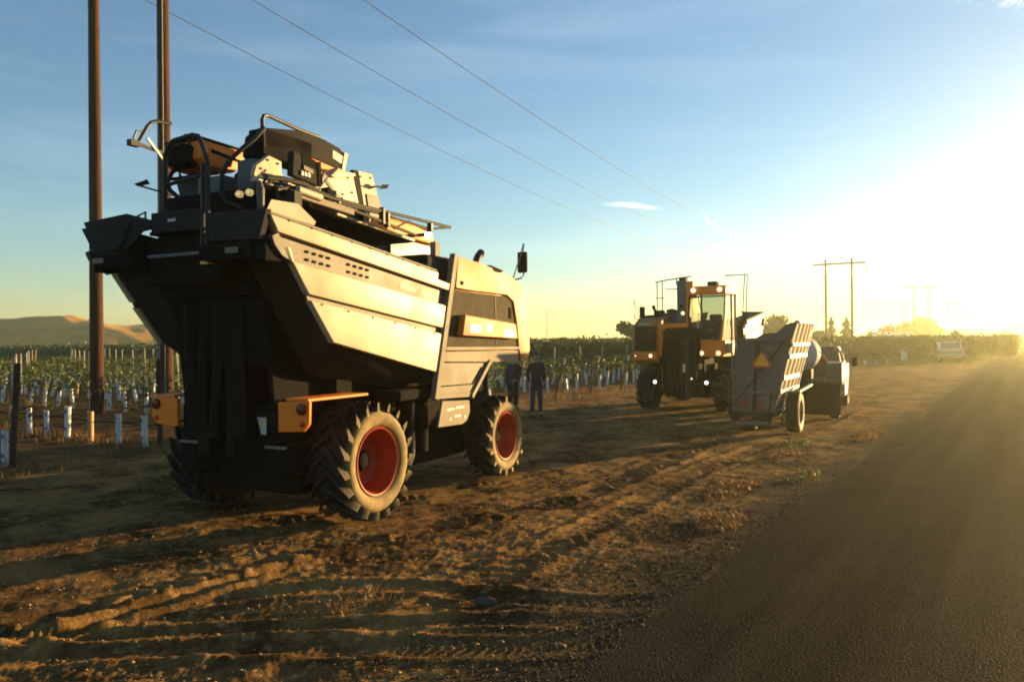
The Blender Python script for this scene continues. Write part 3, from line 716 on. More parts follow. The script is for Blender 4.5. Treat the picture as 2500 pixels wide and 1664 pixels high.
def near_harvester():
    h = (math.sin(R(26.6)), math.cos(R(26.6))); r_ = (h[1], -h[0]); o = (-1.553, 9.106)
    rx = (o[0] + 1.6 * h[0] - 1.38 * r_[0], o[1] + 1.6 * h[1] - 1.38 * r_[1])
    for u, v in ((0, -.25), (3.25, -.25), (0, -2.51), (3.25, -2.51)): wheel_spots.append((o[0] + u * h[0] + v * r_[0], o[1] + u * h[1] + v * r_[1], .42))
    root, P, f = harvester('big cream and orange grape harvester seen from behind, nearest the camera, dirty red wheel rims', 'grape harvester', 'grape harvesters on the yard', rx, R(26.6), 0., True)
    text('lettering', "Selectiv'", .115, M_TEXT, root, f(.50, -.053, 2.775), rot_side(R(-8.8)), .28)
    text('lettering', "Process", .085, M_TEXTD, root, f(.98, -.053, 2.70), rot_side(R(-8.8)), .28)
    text('lettering', "HM2", .13, M_TEXTD, root, f(.90, .002, 1.925), rot_side(R(-8)), 0)
    # deck over the right hopper
    P(B().uz([(-1.15, 3.655), (1.22, 3.455), (1.22, 3.415), (-1.15, 3.60)], -2.3, -.35), 'hopper_deck', M_DARK)
    P(B().uz([(-.78, 3.635), (1.22, 3.465), (1.22, 3.425), (-.78, 3.59)], -.36, -.30), 'deck_edge', M_BEIGE, .008)
    P(B().box(-1.2, 1.25, -1.5, -1.35, 2.8, 3.60), 'inner_bulkhead', M_DARK)
    P(B().add([(-1.62, -.10, 3.52), (-1.77, -.02, 3.39), (-1.09, -.02, 3.325), (-1.05, -.03, 3.37), (-1.24, -.10, 3.535)], [(0, 1, 2, 3, 4)]), 'corner_gusset', M_BEIGE)
    P(B().tube([(-1.76, -.10, 3.38), (-1.75, -.12, 3.60), (-1.68, -.2, 3.68)], [.03, .042, .03], 12), 'corner_post', M_BAND)
    P(B().beam((-1.19, -.2, 3.66), (-.22, -.2, 3.60), .06, .075), 'long_beam', M_GALV, .006)
    P(B().tube([(-1.18, -.16, 3.70), (-.82, -.16, 3.67)], .04, 10), 'ram_cylinder', M_BEIGE)
    P(B().box(-1.28, -1.15, -.24, -.12, 3.42, 3.68), 'ram_bracket', M_STEELDK, .01)
    P(B().tube([(-1.44, -.2, 3.66), (-1.25, -.2, 3.715), (-1.0, -.2, 3.735), (-.6, -.2, 3.71), (.1, -.2, 3.70), (1.96, -.2, 3.705)], .022, 8), 'upper_handrail', M_BLACKPIPE)
    P(B().tube([(-.33, -.2, 3.64), (1.09, -.2, 3.49)], .022, 8), 'lower_handrail', M_BLACKPIPE)
    P(B().tube([(.55, -.22, 3.66), (1.46, -.22, 3.62), (1.96, -.2, 3.705)], .017, 8), 'rail_stay', M_BLACKPIPE)
    P(B().tube([(.62, -.22, 3.52), (.95, -.22, 3.66), (1.42, -.22, 3.58)], .014, 6), 'rail_stay', M_BLACKPIPE)
    for u, z0, z1 in ((.36, 3.54, 3.745), (.46, 3.52, 3.70), (1.44, 3.58, 3.70)): P(B().box(u - .025, u + .025, -.24, -.17, z0, z1), 'rail_post', M_BLACKPIPE, .006)
    P(B().beam((-.67, -.22, 3.90), (-.30, -.22, 3.62), .02, .055), 'folded_strut', M_GALV, .004)
    P(B().tube([(-.6, -.3, 4.0), (-.66, -.28, 3.92), (-.68, -.26, 3.86)], .012, 6), 'cable', M_BLACKPIPE)
    P(B().tube([(-1.5, -.28, 3.78), (-1.3, -.25, 3.80), (-1.0, -.22, 3.79), (-.7, -.22, 3.73), (-.3, -.22, 3.68), (.4, -.22, 3.68)], .028, 8), 'hydraulic_hose', M_BLACKPIPE)
    for u, z in ((-.62, 3.72), (-.56, 3.70), (.02, 3.60)): P(B().box(u - .04, u + .04, -.3, -.2, z - .06, z + .10), 'valve_block', M_DARK, .01)
    for u, z in ((-.5, 3.78), (-.45, 3.68), (.1, 3.56), (.2, 3.58)): P(B().ball((u, -.22, z), .03), 'valve_cap', M_BEIGE)
    # belts, hoses and brackets along the top
    P(B().uz([(-1.15, 3.79), (-.3, 3.69), (.35, 3.72), (.40, 3.64), (-.3, 3.60), (-1.15, 3.70)], -.56, -.50), 'belt_guard', M_DARK, .008)
    for j, (z0, dv) in enumerate(((3.80, -.30), (3.76, -.36), (3.84, -.42), (3.70, -.26))):
        P(B().tube([(-1.50 + .05 * j, dv, z0 - .10), (-1.36, dv, z0), (-1.1, dv + .02, z0 + .02 - .01 * j), (-.8 + .1 * j, dv, z0 - .05), (-.5 + .15 * j, dv - .05, z0 - .12)], .016, 6), 'hydraulic_hose', M_BLACKPIPE)
    for u, z, w, h_ in ((-.92, 3.86, .10, .06), (-.20, 3.78, .09, .10), (.05, 3.82, .06, .07), (.22, 3.74, .10, .06), (-.55, 3.82, .05, .10)):
        P(B().box(u - w / 2, u + w / 2, -.60, -.57, z - h_ / 2, z + h_ / 2), 'bracket_plate', M_DGREY, .004)
    for u, z in ((-1.25, 3.95), (-1.15, 4.06), (-1.0, 4.05), (-.32, 3.90), (.0, 4.10), (.2, 4.12), (.45, 4.18), (.66, 4.20), (.28, 3.95), (.1, 3.9)):
        P(B().lathe([(.014, -.60), (.013, -.588), (.001, -.586)], (u, 0, z), 'y', 6), 'plate_bolt', M_STEELDK)
    P(B().tube([(.62, -.60, 4.06), (.64, -.52, 4.08), (.78, -.50, 4.10)], .012, 6).add([(.76, -.54, 4.07), (.90, -.52, 4.10), (.88, -.46, 4.14), (.74, -.48, 4.12)], [(0, 1, 2, 3)]), 'small_mirror', M_STEELDK)
    # pale side plate, control panel, tower
    P(B().uz([(-1.36, 3.86), (-1.32, 3.98), (-1.13, 4.12), (-.93, 4.09), (-.93, 3.95), (-.84, 3.93), (-.38, 3.845), (-.14, 4.09), (.31, 4.19), (.46, 3.72), (-.3, 3.66), (-1.2, 3.80)], -.66, -.6), 'fan_side_plate', M_BEIGE, .012)
    P(B().uz([(-1.40, 3.79), (-1.36, 3.85), (-1.02, 3.79), (-1.02, 3.75)], -.62, -.5), 'side_plate_lip', M_BEIGE, .01)
    P(B().uz([(-1.22, 3.91), (-1.22, 3.83), (-.98, 3.80), (-.97, 3.86), (-1.1, 3.92)], -.6, -.585), 'plate_opening', M_STEELDK)
    P(B().uz([(-.18, 4.07), (-.02, 4.20), (.06, 4.17), (.30, 4.19), (.30, 4.15), (-.10, 4.06)], -.7, -.55), 'plate_cap', M_BEIGE, .02, seg=2)
    P(B().uz([(-.40, 4.12), (-.18, 4.07), (-.38, 3.86), (-.44, 3.92)], -.6, -.585), 'grey_gusset', M_BAND)
    cp = P(B().uz([(-.80, 4.23), (-.42, 4.18), (-.40, 3.905), (-.82, 3.96)], -.64, -.55), 'control_panel', M_GALV, .006)
    cp.data.materials[0] = M_DGREY
    P(B().uz([(-.36, 4.19), (-.42, 4.185), (-.40, 3.905), (-.34, 3.915)], -.64, -.54), 'panel_side', M_DARK)
    P(B().uz([(-.68, 4.225), (-.44, 4.19), (-.44, 4.10), (-.66, 4.08)], -.56, -.543), 'panel_recess', M_DARK)
    P(B().uz([(-.66, 4.10), (-.50, 4.075), (-.50, 4.02), (-.66, 4.05)], -.55, -.53), 'panel_display', M_GALV, .004)
    for i in range(3): P(B().uz([(-.70 + i * .055, 3.98), (-.665 + i * .055, 3.975), (-.66 + i * .055, 4.01), (-.69 + i * .055, 4.035)], -.545, -.53), 'panel_lever', M_WHITE)
    P(B().uz([(.40, 4.25), (.71, 4.26), (.93, 3.70), (.55, 3.70)], -1.1, -.6), 'intake_tower', M_BEIGE, .012)
    P(B().uz([(.31, 4.24), (.395, 4.25), (.545, 3.72), (.44, 3.72)], -.66, -.602), 'tower_edge', M_DGREY, .006)
    P(B().uz([(.56, 3.98), (.80, 4.0), (.92, 3.72), (.62, 3.70)], -.605, -.585), 'tower_lower_plate', M_BAND)
    # dark conveyor housing on top
    ch = [(-.98, 4.48), (-.47, 4.57), (.01, 4.575), (.30, 4.53), (.36, 4.50), (.45, 4.48), (.37, 4.26), (.2, 4.27), (-.47, 4.33), (-.96, 4.25)]
    P(B().uz(ch, -1.05, -.8), 'conveyor_housing', M_DGREY, .02, seg=2)
    P(B().uz([(.38, 4.49), (.45, 4.48), (.37, 4.24), (.32, 4.25)], -.82, -.785), 'housing_end_strip', M_BEIGE)
    P(B().uz([(.17, 4.475), (.36, 4.435), (.35, 4.33), (.16, 4.375)], -.8, -.794), 'warning_sticker', M_WHITE)
    P(B().uz([(.185, 4.385), (.255, 4.37), (.22, 4.44)], -.794, -.790), 'warning_triangle', M_YEL)
    P(B().tube([(-.98, -.82, 4.25), (-1.0, -.82, 4.56), (-.97, -.82, 4.615), (-.90, -.82, 4.63), (-.42, -.82, 4.59), (-.05, -.82, 4.585)], .022, 8), 'housing_handrail', M_BLACKPIPE)
    P(B().uz([(-.44, 4.33), (.30, 4.27), (.25, 4.12), (-.1, 4.16), (-.40, 4.27)], -1.05, -.82), 'orange_inner_hood', M_ORANGE, .01)
    P(B().box(-.7, .2, -1.6, -1.2, 3.6, 4.12), 'conveyor_motor', M_DARK, .04)
    P(B().box(-1.0, -.75, -1.1, -.85, 4.02, 4.27), 'conveyor_support', M_DARK, .02)
    P(B().vz([(-.80, 4.49), (-.93, 4.46), (-1.07, 4.40), (-1.10, 4.26), (-1.12, 4.17), (-.80, 4.16)], -1.02, -.2), 'housing_end', M_DARK, .02)
    # rear working platform, hoop rails
    P(B().box(-1.72, -1.66, -1.72, -.96, 3.28, 3.50), 'platform_back', M_DGREY, .01)
    P(B().box(-1.72, -1.25, -1.75, -.92, 3.26, 3.30), 'platform_floor', M_DARK, .01)
    P(B().box(-1.74, -1.68, -1.76, -.86, 3.015, 3.05), 'platform_beam', M_GREY, .006)
    P(B().box(-1.735, -1.715, -1.44, -1.33, 3.385, 3.415), 'pale_label', M_WHITE)
    P(B().box(-1.6, -1.2, -1.9, -.85, 2.75, 3.25), 'platform_box', M_DARK, .02)
    hoop = [(-1.7, -.90, 3.02), (-1.7, -.885, 3.9), (-1.7, -.90, 4.02), (-1.7, -.98, 4.19), (-1.7, -1.02, 4.245), (-1.7, -1.10, 4.265), (-1.7, -1.38, 4.24), (-1.7, -1.45, 4.20), (-1.7, -1.51, 4.10), (-1.7, -1.53, 3.5)]
    P(B().tube(hoop, .026, 10), 'hoop_rail', M_BLACKPIPE)
    P(B().tube([(-1.7, -.97, 3.02), (-1.7, -.95, 3.95)], .024, 8).tube([(-1.7, -1.53, 3.78), (-1.7, -.90, 3.84)], .022, 8), 'hoop_stay', M_BLACKPIPE)
    P(B().tube([(-1.4, -1.02, 3.72), (-1.38, -1.02, 3.92), (-1.3, -1.02, 4.06), (-1.2, -.90, 4.22), (-1.1, -.82, 4.34), (-1.0, -.79, 4.47)], .026, 8), 'bent_rail', M_BLACKPIPE)
    P(B().tube([(-1.4, -1.02, 3.72), (-1.38, -.95, 3.60), (-1.36, -.8, 3.55)], .024, 8), 'bent_rail', M_BLACKPIPE)
    for z in (2.985, 2.935): P(B().box(-1.735, -1.665, -.965, -.855, z - .02, z + .012), 'hazard_stripe', M_YEL)
    P(B().box(-1.72, -1.68, -.95, -.87, 2.90, 3.02), 'rail_foot', M_DARK)
    # left side: orange hood, beacon, grey fan housing, hose loop, folded arm
    P(B().uz([(-1.13, 4.42), (-.99, 4.43), (-.52, 4.40), (-.48, 4.27), (-.66, 4.12), (-1.05, 4.13), (-1.16, 4.2)], -2.2, -1.6), 'fan_hood', M_ORANGE, .02, seg=2)
    P(B().uz([(-1.15, 4.44), (-.5, 4.425), (-.5, 4.40), (-1.0, 4.41), (-1.15, 4.41)], -2.2, -1.585), 'hood_top_strip', M_DARK)
    P(B().uz([(-1.0, 4.33), (-.52, 4.285), (-.51, 4.25), (-1.01, 4.29)], -1.602, -1.592), 'hood_stripe', M_DARK)
    P(B().vz([(-2.02, 4.36), (-1.72, 4.36), (-1.72, 4.12), (-2.02, 4.12)], -1.28, -1.05), 'fan_motor', M_DARK, .03)
    P(B().tube([(-1.2, -1.85, 4.35), (-1.2, -1.83, 4.44), (-1.2, -1.78, 4.47), (-1.2, -1.73, 4.44), (-1.2, -1.72, 4.35)], .015, 6), 'lifting_eye', M_BLACKPIPE)
    P(B().lathe([(.06, 0), (.065, .05), (.05, .11), (.025, .135), (.001, .14)], (-1.05, -2.05, 4.26), 'z', 16), 'beacon', M_AMBER)
    P(B().lathe([(.001, -.10), (.05, -.10), (.072, -.04), (.068, 0), (.001, .0)], (-1.05, -2.05, 4.26), 'z', 16), 'beacon_base', M_DARK)
    P(B().tube([(-1.05, -2.05, 3.9), (-1.05, -2.05, 4.18)], .018, 6), 'beacon_stem', M_BLACKPIPE)
    P(B().add([(-1.15, -2.02, 4.02), (-.85, -1.95, 4.12), (-.78, -1.95, 3.5), (-1.0, -2.0, 3.5), (-.8, -2.4, 4.12), (-.5, -2.3, 4.2), (-.45, -2.3, 3.5), (-.7, -2.4, 3.5)],
              [(0, 1, 2, 3), (7, 6, 5, 4), (0, 4, 5, 1), (1, 5, 6, 2), (2, 6, 7, 3), (3, 7, 4, 0)]), 'fan_housing', M_GREY, .03, seg=2)
    P(B().box(-1.25, -.9, -1.55, -1.15, 3.5, 3.95), 'hydraulic_tank', M_GREY, .03, seg=2)
    P(B().box(-1.25, -.95, -.95, -.70, 3.75, 4.08), 'valve_cover', M_GREY, .03, seg=2)
    P(B().box(-1.35, -1.0, -2.0, -.9, 3.3, 3.75), 'motor_block', M_DARK, .05)
    lo = [(-1.1, -2.0, 4.14), (-1.18, -2.02, 4.08), (-1.24, -2.04, 3.96), (-1.22, -2.02, 3.86), (-1.14, -1.98, 3.79), (-1.0, -1.9, 3.75), (-.9, -1.7, 3.72)]
    P(B().tube(lo, .026, 8), 'hose_loop', M_BLACKPIPE)
    P(B().tube([(-1.3, -2.05, 3.98), (-1.15, -2.0, 4.0), (-1.0, -1.8, 4.05), (-.9, -1.6, 4.08)], .022, 8), 'hose_loop', M_BLACKPIPE)
    for u, v in ((-1.45, -.72), (-1.47, -.56)): P(B().lathe([(.035, 0), (.03, -.015), (.001, -.02)], (u, v, 3.66), 'x', 14).lathe([(.037, 0), (.037, .04)], (u, v, 3.66), 'x', 14), 'rear_lens', mirror_lens)
    P(B().beam((-1.33, -2.5, 4.45), (-.72, -2.5, 4.385), .03, .035), 'folded_arm', M_BLACKPIPE)
    P(B().tube([(-1.25, -2.5, 4.47), (-1.13, -2.5, 4.68), (-1.08, -2.5, 4.735), (-1.0, -2.5, 4.77), (-.8, -2.5, 4.79)], .022, 8), 'folded_arm', M_BLACKPIPE)
    P(B().tube([(-1.34, -2.5, 4.44), (-1.28, -2.5, 4.59), (-1.2, -2.5, 4.60)], .012, 6).box(-1.38, -1.26, -2.54, -2.46, 4.40, 4.47), 'arm_bracket', M_BLACKPIPE)
    P(B().beam((-1.15, -2.48, 4.53), (-.91, -2.48, 4.30), .02, .03), 'bright_strut', M_CHROME)
    P(B().tube([(-1.25, -2.5, 3.955), (-.57, -2.5, 3.90)], .012, 6), 'thin_arm', M_STEELDK)
    P(B().add([(-1.32, -2.5, 3.96), (-1.14, -2.5, 4.05), (-1.10, -2.5, 4.0), (-1.26, -2.5, 3.94), (-1.2, -2.62, 3.98)], [(0, 1, 2, 3), (0, 4, 1), (1, 4, 2), (2, 4, 3), (3, 4, 0)]), 'arm_vane', M_STEELDK)
    # left hopper top flare and its raised corner
    P(B().add([(-1.78, -2.74, 3.47), (-1.75, -2.06, 3.52), (-1.72, -1.68, 3.40), (-1.80, -2.0, 3.13), (-1.86, -2.40, 3.06), (-1.2, -2.74, 3.40), (-1.2, -2.06, 3.46), (-1.2, -1.68, 3.38)],
              [(0, 1, 2, 3, 4), (0, 5, 6, 1), (1, 6, 7, 2)]), 'left_hopper_flare', M_DGREY)
    P(B().tube([(-1.72, -1.94, 3.48), (-1.72, -1.80, 3.52), (-1.72, -1.80, 3.40)], .012, 6), 'flare_handle', M_BLACKPIPE)
    # glowing disc standing in for a sun glint on the cab roof corner
    P(B().lathe([(.075, 0), (.065, .03), (.001, .04)], (3.0, -1.25, 3.80), 'y', 16), 'roof_corner_glint', M_LAMPW)
    P(B().box(2.95, 3.05, -1.62, -1.25, 3.78, 3.82), 'glint_disc_arm', M_DARK)
    P(B().box(2.6, 2.72, -.95, -.85, 3.2, 3.62), 'deck_stanchion', M_GALV)
    return root

mirror_lens = mat('painted_glint_lens', (.75, .62, .30), .15, .6, var=.05, emit=((1., .70, .25), .10))  # weak emission paints the glint into the lens

def far_harvester():
    hd = R(208); h = (math.sin(hd), math.cos(hd)); o2 = (5.2, 23.2)
    rx = (o2[0] + (1.6 - 3.25) * h[0], o2[1] + (1.6 - 3.25) * h[1])
    r_ = (h[1], -h[0])
    for u in (0, 3.25):
        for v in (1.1, -1.1): wheel_spots.append((o2[0] + (u - 3.25) * h[0] + v * r_[0], o2[1] + (u - 3.25) * h[1] + v * r_[1], .45))
    root, P, f = harvester('orange grape harvester facing the camera with its lamps lit, parked beyond the bigger one', 'grape harvester', 'grape harvesters on the yard', rx, hd, -.36, False)
    c = -1.38
    P(B().box(2.9, 3.3, c - .03, c + .27, 2.9, 4.22), 'pale_column', M_GREY, .03, seg=2)
    P(B().box(2.95, 3.25, c + .02, c + .22, 4.22, 4.32), 'column_cap', M_DGREY, .02)
    P(B().box(3.0, 3.45, c - .26, c - .04, 2.8, 4.18), 'orange_column', M_ORANGE, .03)
    P(B().box(3.30, 3.32, c + .08, c + .18, 3.4, 3.5), 'column_vent', M_DARK)
    P(B().tube([(3.2, c + .96, 4.20), (3.2, c + .70, 4.245), (3.2, c - .16, 4.34)], .018, 6), 'top_handrail', M_BLACKPIPE)
    for v, z0, z1 in ((.90, 3.2, 4.2), (.74, 3.2, 4.23), (.30, 4.1, 4.30)): P(B().tube([(3.2, c + v, z0), (3.2, c + v, z1)], .017, 6), 'rail_post', M_BLACKPIPE)
    P(B().tube([(3.2, c + .94, 3.72), (3.2, c + .66, 3.72)], .013, 6).tube([(3.2, c + .66, 3.98), (3.2, c + .25, 3.98)], .013, 6), 'rail_bar', M_BLACKPIPE)
    P(B().tube([(2.6, c - 1.0, 4.36), (2.6, c - 1.66, 4.36), (2.6, c - 1.60, 2.9)], .018, 6).tube([(2.6, c - 1.58, 4.36), (2.6, c - 1.50, 2.9)], .016, 6), 'top_handrail', M_BLACKPIPE)
    P(B().box(1.6, 2.9, c + .3, c + 1.1, 2.8, 3.28), 'engine_deck_clutter', M_GREY, .08, seg=2)
    for u, v, z, s_ in ((3.0, .85, 3.3, .10), (2.9, .55, 3.32, .12), (3.2, .38, 3.3, .09)): P(B().ball((u, c + v, z), s_, sc=(1, 1.4, .7)), 'filter_can', M_DGREY)
    # ladder and handrails on the cab side, lit by the sun
    for v in (-1.40, -1.50):
        P(B().tube([(3.55, c + v, 1.0), (3.55, c + v, 2.1), (3.50, c + v + .02, 3.75)], .03, 8), 'ladder_rail', M_GALV)
    for i in range(4): P(B().box(3.42, 3.58, c - 1.52, c - 1.36, 1.02 + i * .27, 1.06 + i * .27), 'ladder_step', M_GALV)
    P(B().box(3.3, 3.6, c - 1.40, c - 1.26, 2.05, 2.35), 'battery_box', M_BEIGE, .02)
    P(B().lathe([(.035, 4.0), (.028, 4.02), (.001, 4.03)], (0, c - .35, 1.33), 'x', 12), 'low_lamp', M_LAMP)
    P(B().box(3.9, 4.0, c + .14, c + .30, .72, .80), 'tow_plate', M_HOOD, .01)
    return root
# ------------------------------------------------------------------ gondola trailer
def gondola_trailer():
    hd = R(29); h = (math.sin(hd), math.cos(hd)); r_ = (h[1], -h[0]); o = (6.104, 16.944)
    bc = (o[0] + .6 * h[0] - .5 * r_[0], o[1] + .6 * h[1] - .5 * r_[1])
    root = empty('gondola_trailer', (bc[0], bc[1], 0), R(90) - hd)
    tag(root, 'grey grape gondola trailer with an orange slow vehicle triangle on its tall rear plate', 'trailer')
    def f(u, v, z): return (u - .6, -(v + .5), z)
    def P(b, name, m, bev=0., **k): return b.build(name, m, root, f, bev, **k)
    for v, s_ in ((-.04, 1), (-1.0, -1)):
        make_wheel(root, f(.48, v, .46), .46, .30, .25, 0, s_, .10, tread=False, hub=.06, rim_m=M_GALV, dustc=(.30, .24, .14))
    wheel_spots.append((o[0] + .48 * h[0] - .04 * r_[0], o[1] + .48 * h[1] - .04 * r_[1], .3))
    u0 = -.6
    end = [(-1.04, 2.11), (-.65, 2.12), (-.48, 2.21), (-.22, 2.23), (-.03, 2.40), (.21, 2.47), (.08, 2.07), (-.17, .94), (-.28, .55), (-1.16, .55), (-1.19, .94)]
    P(B().vz(end, u0, u0 + .05), 'end_plate', M_TRL, .006)
    P(B().vz([(v, z) for v, z in end], 1.75, 1.80), 'front_plate', M_TRL, .006)
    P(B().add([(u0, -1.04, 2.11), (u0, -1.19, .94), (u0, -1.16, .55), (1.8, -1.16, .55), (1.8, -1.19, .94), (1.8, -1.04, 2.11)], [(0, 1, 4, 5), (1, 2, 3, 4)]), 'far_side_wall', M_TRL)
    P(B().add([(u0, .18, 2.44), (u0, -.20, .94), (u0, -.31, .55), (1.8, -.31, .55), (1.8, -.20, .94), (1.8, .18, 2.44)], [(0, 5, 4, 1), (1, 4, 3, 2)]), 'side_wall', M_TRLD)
    P(B().box(u0, 1.8, -1.16, -.28, .53, .57), 'trailer_floor', M_TRL)
    # side framing: sloping ribs and rails standing proud of the wall
    def sp(u, z, off=.03):
        v = -.20 + (z - .94) / 1.5 * .38; return (u, v + off, z)
    for u in (-.575, -.05, .5, 1.0, 1.45, 1.77):
        P(B().beam(sp(u, .96), sp(u, 2.44), .085, .010, up=(0, 1, 0)), 'side_rib', M_TRLS, .005)
    for z, w, u1 in ((1.97, .075, 1.77), (1.72, .10, 1.74), (1.26, .10, 1.40), (.97, .08, 1.77)):
        P(B().beam(sp(-.60, z, .045), sp(u1, z, .045), .018, w, up=(0, 0, 1)), 'side_rail', M_TRLS, .003)
    P(B().beam(sp(-.62, 2.45, .02), sp(1.82, 2.46, .02), .10, .06), 'top_rim', M_TRLS, .008)
    P(B().beam((u0 - .03, -1.06, 2.08), (u0 - .03, .07, 2.07), .05, .07), 'cross_beam', M_TRL, .006)
    P(B().beam((u0 - .03, -1.19, .95), (u0 - .03, -.16, .94), .05, .06), 'cross_beam', M_TRL, .006)
    P(B().beam((u0 - .02, -.62, 2.05), (u0 - .02, -.70, .56), .035, .07), 'rear_rib', M_TRLD, .005)
    P(B().beam((u0 - .025, -.05, 2.05), (u0 - .025, -1.18, .62), .03, .018), 'diagonal_rod', M_STEELDK)
    P(B().beam((u0 - .025, -.33, .95), (u0 - .025, -.40, .32), .03, .03), 'lamp_conduit', M_TRLD)
    P(B().vz([(-1.19, .94), (-1.27, .48), (-1.14, .23), (-.39, .20), (-.28, .55), (-.17, .94)], u0 + .02, u0 + .06), 'lower_void_plate', M_TRLD, .006)  # dark plate stands in for the dark open void below
    P(B().box(u0 - .06, u0 + .1, -1.10, -.40, .24, .33), 'rear_bumper', M_TRL, .01)
    for v, z in ((-.94, .71), (-.56, .66)): P(B().box(u0 - .02, u0 + .02, v - .07, v + .07, z - .025, z + .025), 'tail_light', M_REDREFL, .008)
    for v, z in ((-.92, .38), (-.79, .41)): P(B().box(u0 - .075, u0 - .05, v - .05, v + .05, z - .025, z + .03), 'lower_reflector', M_AMBER, .008)
    for v, z in ((-.70, 1.18), (-.42, .83)): P(B().box(u0 - .012, u0, v - .16, v + .14, z - .25, z + .16), 'patch_plate', M_TRLP, .004)
    # slow vehicle triangle: red border, orange centre, blunted corners
    def tri(c, s_, t): 
        pts = []
        for a in (90, 210, 330):
            for da in (-9, 9): pts.append((c[0] + s_ * math.cos(R(a + da)), c[1] + s_ * math.sin(R(a + da))))
        return pts
    sm = P(B().vz(tri((-.52, 1.62), .225, 0), u0 - .06, u0 - .035), 'slow_vehicle_sign', M_SMVRED)
    b = B().vz(tri((-.52, 1.62), .160, 0), u0 - .066, u0 - .060); o2 = b.build('sign_centre', M_SMVOR, sm, f)
    # mudguard strut, axle, drawbar
    P(B().beam((-.05, .13, .95), (1.55, .16, 1.02), .07, .045), 'mudguard_bar', M_TRLS, .006)
    P(B().beam((-.05, .15, .95), (-.3, -.18, .93), .05, .04), 'mudguard_bar', M_TRL, .006)
    P(B().tube([(.48, -1.0, .46), (.48, -.04, .46)], .05, 10), 'axle', M_STEELDK)
    P(B().beam((.3, -.25, .80), (-.2, -.18, .52), .05, .03).beam((.2, -.2, .62), (-.1, -.15, .60), .05, .03), 'axle_strut', M_TRLS)
    P(B().beam((1.8, -.68, .55), (3.0, -.68, .42), .10, .10), 'drawbar', M_STEELDK, .008)
    P(B().tube([(2.6, -.68, .45), (2.6, -.68, .0)], .03, 8), 'jack_stand', M_STEELDK)
    P(B().box(-.1, 1.2, -1.05, -.35, .38, .53), 'trailer_chassis', M_STEELDK, .01)
    return root
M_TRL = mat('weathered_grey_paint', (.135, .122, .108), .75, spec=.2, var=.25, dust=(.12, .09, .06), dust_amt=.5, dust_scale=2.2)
M_TRLD = mat('stained_steel_and_void_dark', (.032, .031, .030), .8, .0, spec=.15, var=.3, dust=(.07, .05, .033), dust_amt=.5, dust_scale=2.5)
M_TRLS = mat('pale_weathered_steel', (.36, .34, .29), .6, .0, var=.15, dust=DUST, dust_amt=.4)
M_TRLP = mat('dusty_plate', (.115, .10, .09), .7, var=.2, dust=DUST, dust_amt=.5)
M_SMVRED = mat('red_reflective_border', (.52, .045, .02), .4, var=.1, dust=DUST, dust_amt=.25)
M_SMVOR = mat('fluorescent_orange_field', (.85, .40, .015), .5, var=.06, dust=DUST, dust_amt=.2)

